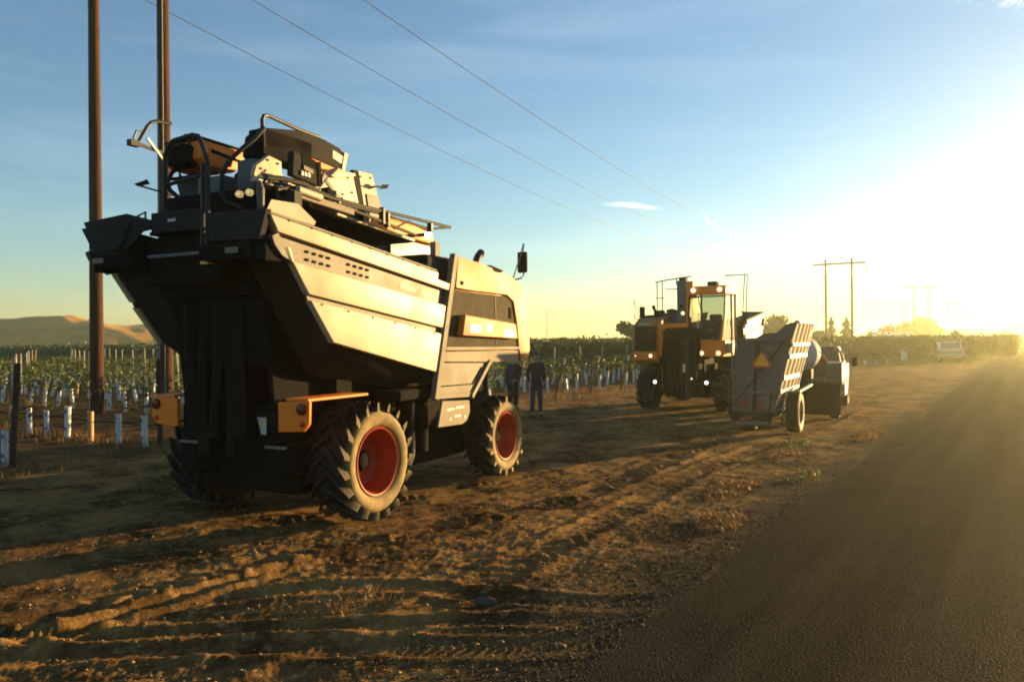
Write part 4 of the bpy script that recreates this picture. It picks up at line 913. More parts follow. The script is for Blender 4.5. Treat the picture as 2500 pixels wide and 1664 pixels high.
# ------------------------------------------------------------------ flatbed truck with a white tank
def flatbed_truck():
    hd = R(26); h = (math.sin(hd), math.cos(hd)); r_ = (h[1], -h[0]); o = (8.544, 20.327)
    bc = (o[0] + 2. * h[0] - .85 * r_[0], o[1] + 2. * h[1] - .85 * r_[1])
    root = empty('flatbed_truck', (bc[0], bc[1], 0), R(90) - hd)
    tag(root, 'flatbed truck carrying a rounded white tank, parked ahead of the grey trailer', 'truck')
    def f(u, v, z): return (u - 2., -(v + .85), z)
    def P(b, name, m, bev=0., **k): return b.build(name, m, root, f, bev, **k)
    for u in (0., 4.4):
        for v, s_ in ((-.12, 1), (-1.58, -1)):
            make_wheel(root, f(u, v, .40), .40, .26, .22, 0, s_, .07, tread=False, hub=.05, rim_m=M_GALV, dustc=(.26, .2, .12))
    for v in (-.12, -1.58): wheel_spots.append((o[0] + v * r_[0], o[1] + v * r_[1], .3))
    P(B().box(-.6, 2.4, -1.75, .10, .90, .98), 'flatbed', M_TRLD, .01)
    P(B().box(-.5, 4.9, -1.3, -.4, .55, .88), 'truck_frame', M_STEELDK, .02)
    P(B().box(-.62, -.55, -1.75, .06, .14, .92), 'underbed_shade_sheet', M_DARK)  # full-width dark sheet put in for the shade under the bed
    P(B().box(.9, 2.2, -.02, .09, .52, .90), 'side_locker', M_BEIGE, .02)
    P(B().box(-.6, .9, -.30, .10, .98, 1.47), 'side_tool_box', M_OLIVE, .02)
    P(B().box(.95, 2.3, .0, .12, .98, 1.40), 'side_board', M_BEIGE, .015)
    tk = B(); prof = [(.001, .35), (.25, .36), (.40, .42), (.46, .52), (.46, 1.7), (.40, 1.80), (.001, 1.84)]
    tk.lathe(prof, (0, -1.02, 1.68), 'x', 32)
    t = P(tk, 'white_tank', M_TANK, ang=50)
    for u in (.75, 1.4): P(B().lathe([(.465, u), (.475, u), (.475, u + .05), (.465, u + .05)], (0, -1.02, 1.68), 'x', 32, True), 'tank_strap', M_STEELDK)
    P(B().box(.5, 1.7, -1.3, -.75, .98, 1.26), 'tank_cradle', M_STEELDK, .01)
    P(B().beam((.3, -.50, 1.75), (.3, -.2, 1.35), .04, .03), 'tank_brace', M_RIM)
    # cab
    cab = [(2.5, .95), (2.5, 1.78), (2.62, 1.86), (3.5, 1.86), (3.95, 1.36), (5.0, 1.26), (5.15, 1.1), (5.15, .55), (2.5, .55)]
    b = B(); n = len(cab)
    def vv(z): return .10 * max(0, (z - 1.3)) / .56
    va = [(u, -.02 - vv(z) * 1.6, z) for u, z in cab]; vb = [(u, -1.68 + vv(z) * 1.6, z) for u, z in cab]
    b.add(va + vb, [tuple(range(n)), tuple(range(2 * n - 1, n - 1, -1))] + [(i, i + n, (i + 1) % n + n, (i + 1) % n) for i in range(n)])
    P(b, 'truck_cab', M_OLIVE, .05, seg=3)
    P(B().box(2.485, 2.50, -1.4, -.35, 1.38, 1.76), 'rear_window', M_GLASSDK)
    P(B().uz([(2.75, 1.38), (2.75, 1.75), (3.4, 1.75), (3.75, 1.40)], -.16, -.05), 'side_window', M_GLASSDK)
    P(B().tube([(2.35, -.28, 1.86), (2.35, -.16, 1.80), (2.35, -.06, 1.62), (2.35, -.02, 1.42)], .035, 8), 'cab_lit_edge', M_BEIGE)  # cream bar paints the sunlit edge of the cab
    P(B().tube([(1.7, .20, 1.0), (1.7, .22, 1.98)], .016, 6), 'stake', M_TRLS)
    P(B().box(3.6, 3.68, .10, .30, 1.26, 1.52).tube([(3.62, -.05, 1.36), (3.62, .12, 1.36)], .012, 6), 'wing_mirror', M_DARK, .01)
    return root
M_TANK = mat('white_polythene', (.58, .56, .52), .7, spec=.15, var=.04, dust=DUST, dust_amt=.25)
M_OLIVE = mat('dusty_olive_paint', (.115, .10, .065), .5, var=.12, dust=DUST, dust_amt=.4)

def pickup():
    # white pickup far down the road, seen end on
    x, y = 37.35, 66.3; hd = R(32)
    root = empty('pickup_truck', (x, y, 0), R(90) - hd)
    tag(root, 'white pickup truck far off at the edge of the sunlit road', 'pickup')
    P = lambda b, name, m, bev=0., **k: b.build(name, m, root, None, bev, **k)
    for u in (-1.5, 1.6):
        for v in (-.75, .75): P(B().lathe([(.20, -.11), (.36, -.11), (.37, 0), (.36, .11), (.20, .11)], (u, v, .37), 'y', 20, True), 'wheel', M_DARK)
    P(B().box(-2.5, 2.6, -.95, .95, .45, 1.12), 'body', M_TANK, .09, seg=3)
    P(B().prism([(-.5, -.90, 1.12), (-.35, -.72, 1.74), (.75, -.72, 1.74), (1.35, -.90, 1.12)], (0, 1.8, 0)), 'cab', M_TANK, .08, seg=3)
    P(B().add([(-.52, -.74, 1.18), (-.52, .74, 1.18), (-.395, .66, 1.64), (-.395, -.66, 1.64)], [(0, 1, 2, 3)]), 'rear_window', M_GLASSDK)
    P(B().box(-2.515, -2.49, -.85, .85, .72, .98), 'tailgate', M_GALV)
    P(B().box(-2.62, -2.48, -.95, .95, .42, .60), 'rear_bumper', M_GALV, .02)
    for v in (-.86, .86): P(B().box(-2.52, -2.49, v - .07, v + .07, .75, 1.05), 'tail_light', M_REDREFL)

# ------------------------------------------------------------------ people
def skin_body(name, joints, edges, m, parent, sub=2):
    me = bpy.data.meshes.new(name); me.from_pydata([j[0] for j in joints], edges, []); me.update()
    o = bpy.data.objects.new(name, me); COL.objects.link(o); o.parent = parent
    sk = o.modifiers.new('Skin', 'SKIN'); sk.use_smooth_shade = True
    for i, j in enumerate(joints):
        r_ = j[1]; o.data.skin_vertices[0].data[i].radius = r_ if isinstance(r_, tuple) else (r_, r_)
    o.data.skin_vertices[0].data[0].use_root = True
    ss = o.modifiers.new('Subdivision', 'SUBSURF'); ss.levels = sub; ss.render_levels = sub
    me.materials.append(m); return o
M_SKIN = mat('skin', (.36, .20, .13), .55, var=.08)
M_JEANS = mat('dark_blue_jeans', (.018, .024, .05), .85, var=.3, scale=8, bump=.002, bump_scale=40)
M_JACKET = mat('black_jacket', (.014, .012, .012), .85, var=.3, bump=.002, bump_scale=40)
M_SHIRT = mat('dark_purple_jacket', (.030, .022, .030), .85, var=.3)
M_HAIR = mat('dark_hair', (.02, .014, .01), .7, var=.3)
M_BOOT = mat('boots', (.03, .022, .016), .7, var=.3)
def person(x, y, rz, label, hgt, jacket, jeans, lean, arms, cap):
    k = hgt / 1.75
    root = empty('person', (x, y, 0), rz); tag(root, label, 'person', 'people standing by the vines')
    v = lambda a, b, c: (a * k, b * k, c * k)
    # x to its left, -y its front, z up
    J = [(v(0, 0, .97), (.10, .08)), (v(0, -.01, 1.15), (.11, .085)), (v(0, 0, 1.34), (.15, .10)), (v(0, .01, 1.47), (.09, .075)), (v(0, 0, 1.53), .052), (v(0, -.012, 1.60), (.062, .075)), (v(0, -.015, 1.68), (.072, .088)), (v(0, -.005, 1.745), (.05, .06))]
    E_ = [(0, 1), (1, 2), (2, 3), (3, 4), (4, 5), (5, 6), (6, 7)]
    def chain(st, pts):
        a = st
        for p in pts: J.append(p); E_.append((a, len(J) - 1)); a = len(J) - 1
    for s_ in (1, -1):
        chain(0, [(v(.09 * s_, 0, .86), .065), (v(.105 * s_, -.01 + lean * .02 * s_, .50), .058), (v(.12 * s_, .02, .10), .042), (v(.125 * s_, -.09, .045), .036)])
        el = arms[0 if s_ > 0 else 1]
        chain(2, [(v(.17 * s_, 0, 1.41), .062), (v(el[0] * s_, el[1], el[2]), .043), (v(el[3] * s_, el[4], el[5]), .033), (v(el[6] * s_, el[7], el[8]), .03)])
    skin_body('body', J, E_, M_SKIN, root)
    J2, E2 = [(v(0, 0, .85), (.165, .125)), (v(0, -.01, 1.13), (.15, .115)), (v(0, 0, 1.34), (.175, .12)), (v(0, .01, 1.46), (.10, .085)), (v(0, .0, 1.52), (.066, .066))], [(0, 1), (1, 2), (2, 3), (3, 4)]
    for s_ in (1, -1):
        el = arms[0 if s_ > 0 else 1]; o = len(J2)
        J2 += [(v(.18 * s_, 0, 1.41), .075), (v(el[0] * s_, el[1], el[2]), .056), (v(el[3] * s_, el[4], el[5]), .046)]; E2 += [(2, o), (o, o + 1), (o + 1, o + 2)]
    skin_body('jacket', J2, E2, jacket, root)
    J3, E3 = [(v(0, 0, 1.04), (.145, .115)), (v(0, 0, .92), (.145, .115))], [(0, 1)]
    for s_ in (1, -1):
        o = len(J3); J3 += [(v(.095 * s_, 0, .82), .098), (v(.105 * s_, -.01 + lean * .02 * s_, .50), .075), (v(.12 * s_, .02, .11), .065)]; E3 += [(1, o), (o, o + 1), (o + 1, o + 2)]
    skin_body('jeans', J3, E3, jeans, root)
    for s_ in (1, -1):
        b = B(); b.ball(v(.122 * s_, -.05, .045), .055 * k, sc=(.85, 2.4, .85)); b.build('boot', M_BOOT, root)
        el = arms[0 if s_ > 0 else 1]; hb = B(); c = Vector(v(el[6] * s_, el[7], el[8]))
        hb.ball(c, .042 * k, sc=(.7, .9, 1.1))
        for q in range(4): hb.tube([c + Vector((0, -.024 + .016 * q, -.02)) * k, c + Vector((-.004 * s_, -.026 + .017 * q, -.06)) * k, c + Vector((-.012 * s_, -.024 + .016 * q, -.088 + .006 * abs(q - 1.5))) * k], .0085 * k, 6)
        hb.tube([c + Vector((0, -.03, 0)) * k, c + Vector((-.01 * s_, -.05, -.03)) * k, c + Vector((-.015 * s_, -.052, -.055)) * k], .009 * k, 6)
        hb.build('hand', M_SKIN, root)
    fb = B(); fb.ball(v(0, -.098, 1.645), .016 * k, sc=(.8, 1.1, 1.4)); fb.build('nose', M_SKIN, root)
    for s_ in (1, -1):
        e = B(); e.ball(v(.03 * s_, -.088, 1.672), .010 * k); e.build('eye', M_HAIR, root)
        e = B(); e.ball(v(.073 * s_, .0, 1.655), .022 * k, sc=(.4, .8, 1.2)); e.build('ear', M_SKIN, root)
    hb = B(); hb.ball(v(0, .012, 1.70), .083 * k, 16, 10, sc=(1, 1.1, .82))
    if cap: hb.ball(v(0, -.10, 1.705), .06 * k, 14, 8, sc=(1.05, 1.25, .14))
    hb.build('cap' if cap else 'hair', M_HAIR if not cap else jacket, root)

# ------------------------------------------------------------------ vineyard
M_TUBE = mat('white_grow_tube_plastic', (.50, .52, .55), .45, var=.06, dust=DUST, dust_amt=.3, dust_scale=5)
M_TUBEO = mat('tan_grow_tube_plastic', (.42, .22, .08), .5, var=.08)
M_PRINT = mat('blue_print', (.06, .08, .22), .5, var=.1)
M_POSTW = mat('weathered_post_wood', (.27, .22, .16), .85, var=.25, scale=8, bump=.004)
M_POSTD = mat('dark_post_wood', (.022, .014, .010), .85, var=.35, scale=8, dust=(.13, .08, .05), dust_amt=.5, dust_scale=6, bump=.005)
M_POSTS = mat('galvanised_post', (.26, .25, .22), .6, .0, var=.12)

ORD = 'first second third fourth fifth sixth seventh eighth ninth tenth eleventh twelfth thirteenth fourteenth fifteenth sixteenth seventeenth eighteenth nineteenth twentieth'.split()
ORD += ['twenty-' + q for q in ORD[:9]] + ['thirtieth'] + ['thirty-' + q for q in ORD[:9]] + ['fortieth'] + ['forty-' + q for q in ORD[:9]]
def mesh_only(o):
    me = o.data; COL.objects.unlink(o); bpy.data.objects.remove(o); return me
def vineyard():
    rs = np.random.default_rng(5)
    # shared pieces
    tubes = []
    for i, m in enumerate((M_TUBE, M_TUBE, M_TUBEO)):
        b = B(); hgt = .64
        b.lathe([(.058, 0), (.060, hgt * .5), (.062, hgt)], n=10, axis='z'); b.lathe([(.055, hgt), (.053, .3)], n=10, axis='z')
        tubes.append(mesh_only(b.build('grow_tube', m)))
    prints = mesh_only(B().box(-.022, .022, -.0645, -.0600, -.035, .035).build('printed_mark', M_PRINT))
    foli = []
    for i in range(7):
        n = 84 if i < 5 else 18
        r2 = np.random.default_rng(100 + i)
        hz = r2.uniform(.55, 1.25, n); sprd = .12 + .34 * np.clip(hz - .5, 0, 1)
        ln = r2.normal(0, .12, 2)
        C = np.stack([r2.normal(0, 1, n) * sprd + ln[0] * (hz - .5), r2.normal(0, 1, n) * sprd + ln[1] * (hz - .5), hz], 1)
        V, F = leaf_quads(C, .125, r2)
        # a thin stem
        st = np.array([[-.008, 0, .3], [.008, 0, .3], [.008 + ln[0] * .6, ln[1] * .6, 1.15], [-.008 + ln[0] * .6, ln[1] * .6, 1.15]])
        V = np.vstack([V, st]); F = np.vstack([F, np.arange(len(V) - 4, len(V))[None]])
        o = raw_mesh('vine_foliage', V, F, M_VINE); foli.append(mesh_only(o))
    rows = [-2.75, 0.0] + [4.4 + 2.7 * i for i in range(11)]
    first = {0: [(-.95, .0), (.25, .05), (1.25, -.1), (2.1, .35), (3.1, -.2), (3.9, .1)]}
    plants = []
    for ri, d in enumerate(rows):
        t = -.02 if ri == 0 else .35
        k = 0
        while t < 48:
            jt = t + rs.uniform(-.12, .12); jd = d + rs.uniform(-.06, .06)
            x, y = vine_xy(jd, jt)
            if y > 4: plants.append((ri, d, t, x, y))
            t += .95 if ri < 2 else 1.02
    shown, hidden = [], []
    for p in plants:
        X, Y = px(p[3], p[4], .3)
        if X < -45 or X > 700: continue
        if 228 < X < 445 and p[4] > 12: 
            hidden.append(p); continue
        shown.append(p)
    shown.sort(key=lambda p: math.hypot(p[3], p[4]))
    extra = shown[290:] + hidden; shown = shown[:290]
    zones = {}
    for n, (ri, d, t, x, y) in enumerate(shown):
        X, Y = px(x, y, .3)
        root = empty('young_vine', (x, y, ground_z(x, y)), rs.uniform(-.5, .5))
        tan = (ri == 1 and n % 7 == 3) or rs.uniform() < .04
        tilt = rs.normal(0, .06, 2) * (1 if ri > 1 else .7)
        if ri > 1 and rs.uniform() < .08: tilt *= 4
        tb = bpy.data.objects.new('grow_tube', tubes[2] if tan else tubes[n % 2]); COL.objects.link(tb); tb.parent = root
        tb.rotation_euler = (tilt[0], tilt[1], 0); sc = rs.uniform(.9, 1.1); tb.scale = (sc, sc, sc)
        if ri < 3 and not tan:
            az = rs.uniform(-.6, .3) - .1
            for zz in (.54, .19):
                pr = bpy.data.objects.new('printed_mark', prints); COL.objects.link(pr); pr.parent = tb; pr.rotation_euler = (0, 0, az); pr.location = (0, 0, zz)
        if ri < 2: fm = foli[5 + n % 2] if rs.uniform() < .45 else None
        else: fm = foli[n % 5]
        if fm:
            fo = bpy.data.objects.new('foliage', fm); COL.objects.link(fo); fo.parent = root; fo.rotation_euler = (0, 0, rs.uniform(0, 6.28))
            s2 = rs.uniform(.8, 1.15); fo.scale = (s2, s2, s2)
        tcol = 'tan' if tan else 'white'; nth = ORD[min(len(ORD) - 1, int(round((t - .35) / (.95 if ri < 2 else 1.02))))]
        if ri < 2: lb = '%s %s grow tube, %s from the dark end post in %s front row' % ('bare' if fm is None else 'leafy', tcol, nth, ('nearest', 'second')[ri])
        else: lb = 'young vine in %s tube, %s plant of %s row beyond the tall poles' % (tcol, nth, ORD[ri - 2])
        tag(root, lb, 'young vine', 'young vines in grow tubes')
    # what is left of the young rows, behind machines or far back: one mass
    Vs, Fs, o = [], [], 0; TV, TF = [], []
    tv = np.array([[.06 * math.cos(a), .06 * math.sin(a), z] for z in (0, .64) for a in np.linspace(0, 2 * math.pi, 6, endpoint=False)])
    tf = np.array([[i, (i + 1) % 6, 6 + (i + 1) % 6, 6 + i] for i in range(6)])
    for q, (ri, d, t, x, y) in enumerate(extra):
        z = ground_z(x, y)
        TV.append(tv + [x, y, z]); TF.append(tf + 12 * q)
        n = 26; hz = rs.uniform(.5, 1.2, n); Vs.append(np.stack([x + rs.normal(0, .2, n), y + rs.normal(0, .2, n), z + hz], 1))
    if TV:
        raw_mesh('far_grow_tubes', np.vstack(TV), np.vstack(TF), M_TUBE, False, 'stuff')
        tag(bpy.data.objects['far_grow_tubes'], 'white grow tubes in the farthest young vine rows', 'vineyard')
        V, F = leaf_quads(np.vstack(Vs), .17, rs); o = raw_mesh('far_young_vines', V, F, M_VINE, False, 'stuff'); tag(o, 'leaves of the farthest young vine rows', 'vineyard')
    # trellis posts
    pw = mesh_only(B().lathe([(.045, -.2), (.045, 1.78), (.03, 1.80), (.001, 1.80)], axis='z', n=8).build('trellis_post', M_POSTW))
    ps = mesh_only(B().box(-.022, .022, -.015, .015, -.2, 1.75).build('trellis_post', M_POSTS))
    npost = 0
    for ri, d in enumerate(rows):
        for t in np.arange(4.2 if ri > 1 else 6., 50, 5.6):
            x, y = vine_xy(d, t + rs.uniform(-.2, .2))
            if y < 5: continue
            X, Y = px(x, y, 1.)
            if X < -30 or X > 690 or (235 < X < 440): continue
            wood = (ri + int(t)) % 3 != 0
            o = bpy.data.objects.new('trellis_post', pw if wood else ps); COL.objects.link(o); o.location = (x, y, ground_z(x, y)); o.rotation_euler = (rs.normal(0, .025), rs.normal(0, .025), rs.uniform(0, 3))
            lb = '%s trellis post, %s along the %s young vine row from the yard' % ('pale wooden' if wood else 'thin steel', ORD[int(round((t - 4.2) / 5.6))], 'nearest' if ri == 0 else 'second' if ri == 1 else ORD[ri])
            tag(o, lb, 'post', 'trellis posts in the young vine rows'); npost += 1
    # dark end posts, leaning away from the rows, sunlit tops painted pale past the first rows
    for ri, d in enumerate(rows):
        x, y = vine_xy(d, -.55 if ri > 1 else -.27)
        X, Y = px(x, y, 0)
        ln = .13 if ri < 2 else .42
        r = 0.055 if ri < 2 else .045
        top = Vector((-LX * ln * 1.0, -LY * ln * 1.0, 1.75 if ri < 2 else 1.45)) if ri > 1 else Vector((.02 if ri else .18, -.1, 1.8))
        b = B(); b.tube([(0, 0, -.15), tuple(top * .5), tuple(top)], [r, r * .95, r * .9], 10)
        root = b.build('end_post', M_POSTD, loc=(x, y, ground_z(x, y)))
        if ri > 1:
            t0, t1 = top * .86, top * 1.005
            tg = B().tube([tuple(t0), tuple(t1)], r * 1.12, 8).build('painted_sunlit_top', M_POSTW, root)  # paler wood imitates the sun on the post top
        nm = {0: 'tall dark wooden end post leaning beside the nearest white tube at the frame edge', 1: 'dark wooden end post leaning behind the wheel of the near harvester'}
        if ri in nm: tag(root, nm[ri], 'post')
        else:
            lb = 'leaning pale-topped end post of the %s young row beyond the poles' % ORD[ri - 2]
            tag(root, lb, 'post', 'leaning end posts along the vineyard edge')
    # drip lines of the two nearest rows
    for ri in (0, 1):
        d = rows[ri]; pts = []
        for t in np.linspace(-.1, 12, 16):
            x, y = vine_xy(d + .07, t); pts.append((x, y, ground_z(x, y) + .43 - .02 * math.sin(t * 3)))
        o = B().tube(pts, .012, 6).build('drip_line', M_DARK); tag(o, 'black drip hose running along the tubes of the %s row' % ('front' if ri == 0 else 'second'), 'hose')
    # mature vines: rows of tall foliage that read as one mass
    Cs = []; core = B(); rr = np.random.default_rng(9)
    def mature(d, t0, t1, dens, sz, top=2.05):
        L_ = t1 - t0; n = int(L_ * dens)
        t = rr.uniform(t0, t1, n); hz = .35 + (top - .35) * rr.uniform(0, 1, n) ** .75
        hz += (perlin(t * .9 + d * 7, t * 0 + d) * .28 + perlin(t * 2.7 + d * 3, t * 0) * .18) * (hz / top)
        spike = rr.uniform(0, 1, n) < .03; hz = hz + spike * rr.uniform(.05, .4, n)
        w = rr.normal(0, 1, n) * (.20 + .18 * np.sin(np.clip(hz / 2, 0, 1) * math.pi))
        x = E0[0] + DX * (d + w) + LX * t; y = E0[1] + DY * (d + w) + LY * t
        V, F = leaf_quads(np.stack([x, y, hz], 1), sz, rr); Cs.append(V)
        # rough inner core so that light does not fall straight through
        m = max(4, int(L_ / 1.2)); tt = np.linspace(t0, t1, m); vs = []
        for q in tt:
            hh = top * .80 + .2 * rr.uniform(-1, 1)
            for w_, z_ in ((-.16, .5), (-.12, hh), (.12, hh), (.16, .5)):
                a = vine_xy(d + w_ + rr.uniform(-.05, .05), q); vs.append((a[0], a[1], z_))
        fs = [(i * 4 + c, i * 4 + (c + 1) % 4, i * 4 + 4 + (c + 1) % 4, i * 4 + 4 + c) for i in range(m - 1) for c in range(4)]
        core.add(vs, fs)
    d = 34.2
    for i in range(14):
        t0 = -1.5 + (-1 if i < 3 else 0)
        mature(d, t0, 34 if i < 3 else 45, 520 if i == 0 else 260 if i < 3 else 90, .17 if i < 2 else .24, 2.1 + .05 * (i % 3)); mature(d, 34 if i < 3 else 45, 95, 90 if i < 2 else 45, .30)
        d += 2.75
    while d < 210:
        right = -14 if d > 72 else -2
        mature(d, right, 60, (300 if abs(d - 73) < 2.5 else 90) if d < 90 else 30, .24 if d < 90 else .42, 2.15 + rr.uniform(-.1, .15))
        if d < 110: mature(d, 60, 130, 22, .5)
        d += 2.75 if d < 90 else 5.5
    V = np.vstack(Cs); F = np.arange(len(V)).reshape(-1, 4)
    o = raw_mesh('vineyard_foliage', V, F, M_VINEDARK, False, 'stuff'); tag(o, 'tall leafy mature vine rows forming a green wall behind the young vines', 'vineyard')
    oc = core.build('vineyard_core', M_VINEDARK); tag(oc, 'light-blocking core added inside the tall vine rows', 'vineyard', kind='stuff')

def ground_z(x, y): return float(ground_height(np.array([x], float), np.array([y], float))[0])

# ------------------------------------------------------------------ poles and wires
HC = [(-11.25, 22.9), (47.5, 113.), (112., 213.), (176., 310.), (230., 392.), (286., 478.)]
HZ = [(17.0, 15.4, 14.45), (13.6, 12.9, 11.4), (16.6, 15.9, 14.6), (16.2, 15.6, 14.4), (13., 12.4, 11.2), (13., 12.4, 11.2)]
def poles():
    hd = R(33.1); ax = (math.cos(hd), -math.sin(hd)); dr = (math.sin(hd), math.cos(hd))
    names = ['tall pair of dark wooden power poles rising behind the near harvester',
             'H-shaped power pole with a cross arm standing behind the dark conifers', 'second H-shaped power pole down the line, pale in the haze',
             'third H-shaped power pole down the line, very faint in the haze', 'fourth H-shaped power pole, small and faint before the hill', 'farthest H-shaped power pole of the line']
    for i, ((cx, cy), (ht, ha, hw)) in enumerate(zip(HC, HZ)):
        root = empty('power_pole', (cx, cy, 0), -hd); tag(root, names[i], 'power pole', 'H-shaped power poles along the road')
        for sgn in (-1, 1):
            b = B(); r0, r1 = (.205, .14) if i == 0 else (.20, .15)
            b.tube([(1.78 * sgn, 0, -.3), (1.78 * sgn, 0, ht * .5), (1.78 * sgn, 0, ht)], [r0, (r0 + r1) / 2, r1], 16); b.build('pole', M_WOOD, root)
            if i == 0 and sgn > 0:
                B().tube([(1.78 + .15, -.12, .0), (1.78 + .145, -.12, 6), (1.78 + .12, -.10, 14)], .018, 6).build('ground_wire_guard', M_POSTW, root)
                B().tube([(1.78 + .02, -.20, .0), (1.78 + .02, -.195, 3), (1.78 + .02, -.18, 10)], .02, 6).build('ground_wire_guard', M_POSTW, root)
                B().box(1.70, 1.86, -.215, -.195, 1.35, 1.60).build('red_tag', M_SMVRED, root)
            if i == 0 and sgn < 0: B().box(-1.84, -1.78, -.21, -.19, 2.75, 2.9).build('number_tag', M_WHITE, root)
        for off in (-.16, .16) if i == 0 else (0,):
            B().box(-3.6, 3.6, off - .06, off + .06, ha - .12, ha + .12).build('cross_arm', M_WOOD, root, bevel=.01)
        for xx in (-3.5, 0, 3.5):
            b = B(); n = 9; prof = []
            for k in range(n):
                z = ha - .1 - k * (ha - .1 - hw) / n; dz = (ha - .1 - hw) / n
                prof += [(.02, z), (.09 if i == 0 else .10, z - dz * .35), (.085, z - dz * .5), (.02, z - dz * .6)]
            b.lathe(prof, (xx, 0, 0), 'z', 10); b.build('insulator', M_GREY, root)
    # an extra span towards the photographer's back
    back = (HC[0][0] - dr[0] * 100, HC[0][1] - dr[1] * 100)
    seq = [back] + HC; hz = [14.6] + [h[2] for h in HZ]
    wn_ = ['lowest', 'middle', 'topmost']
    for q, off in enumerate((-3.5, 0, 3.5)):
        pts = []
        for i in range(len(seq) - 1):
            (ax0, ay0), (bx, by) = seq[i], seq[i + 1]
            sag = 2.95 if i == 1 else 2.6
            n = 28 if i < 3 else 10
            for t in np.linspace(0, 1, n, endpoint=False):
                pts.append((ax0 + (bx - ax0) * t + ax[0] * off, ay0 + (by - ay0) * t + ax[1] * off, hz[i] + (hz[i + 1] - hz[i]) * t - 4 * sag * t * (1 - t)))
        o = B().tube(pts, .015, 6).build('power_line', M_WIRE)
        tag(o, '%s of the three thin power lines slanting across the sky' % wn_[q], 'power line', 'power lines in the sky')
    # single far poles and a lattice mast
    for (x, y, ht, lb) in ((126., 250., 13., 'lone thin pole left of the second faint H-shaped power pole'), (.045 * 300, 300., 14., 'thin far pole above the green vines between the harvesters'),
                           (120., 400., 16., 'faint far pole rising behind the two conifers')):
        o = B().tube([(0, 0, -.5), (0, 0, ht)], [.16, .10], 8).build('utility_pole', M_WOOD, loc=(x, y, 0)); tag(o, lb, 'pole')
    r = empty('lattice_mast', (234., 400., 0)); tag(r, 'faint steel lattice mast near the far right hill', 'mast')
    for sx in (-1, 1):
        for sy in (-1, 1): B().tube([(sx * 1.4, sy * 1.4, -.5), (sx * .35, sy * .35, 17.5)], .09, 6).build('mast_leg', M_STEELDK, r)
    for k in range(7):
        z = 1 + k * 2.3; w = 1.4 - 1.05 * z / 18; w2 = 1.4 - 1.05 * (z + 2.3) / 18
        B().tube([(-w, -w, z), (w2, -w2, z + 2.3)], .05, 5).tube([(w, -w, z), (-w2, -w2, z + 2.3)], .05, 5).build('mast_brace', M_STEELDK, r)
    B().box(-2.2, 2.2, -.12, .12, 14.6, 14.8).build('mast_arm', M_STEELDK, r)

# ------------------------------------------------------------------ far things: trees, signs, hills
def tree(label, x, y, ht, wd, kind, group, seed):
    r2 = np.random.default_rng(seed); root = empty('tree' if kind != 'conifer' else 'conifer_tree', (x, y, 0)); tag(root, label, 'tree', group)
    B().tube([(0, 0, -.3), (.05 * ht * .1, 0, ht * .4), (0, 0, ht * .75)], [wd * .06 + .05, wd * .045 + .04, .03], 8).build('trunk', M_WOOD, root)
    n = 1500
    if kind == 'conifer':
        u = r2.uniform(0, 1, n) ** 1.3; z = ht * (.12 + .90 * u); tiers = .72 + .35 * np.sin(u * 26 + r2.uniform(0, 6))
        rad = wd * .5 * (1 - u) ** .8 * tiers * np.sqrt(r2.uniform(.15, 1, n)); a = r2.uniform(0, 6.283, n)
        lob = 1 + .35 * np.sin(a * 3 + u * 9); C = np.stack([np.cos(a) * rad * lob, np.sin(a) * rad * lob, z - rad * .2], 1)
    else:
        k = 9; cc = np.stack([r2.uniform(-wd * .26, wd * .26, k), r2.uniform(-wd * .26, wd * .26, k), ht * r2.uniform(.42, .82, k)], 1); rr_ = wd * r2.uniform(.16, .30, k)
        w = r2.integers(0, k, n); dvec = r2.normal(size=(n, 3)); dvec /= np.linalg.norm(dvec, axis=1)[:, None]
        C = cc[w] + dvec * (rr_[w] * r2.uniform(.5, 1.05, n))[:, None] * [1, 1, .8]
        C[:, 2] = np.clip(C[:, 2], .2, None)
    V, F = leaf_quads(C, wd * .10 + .12, r2); o = raw_mesh('crown', V, F, M_TREE); o.parent = root
def at(xf, y):                                   # world x at depth y for a column of the full-size photograph
    return (xf - 1250) / 1900. * y
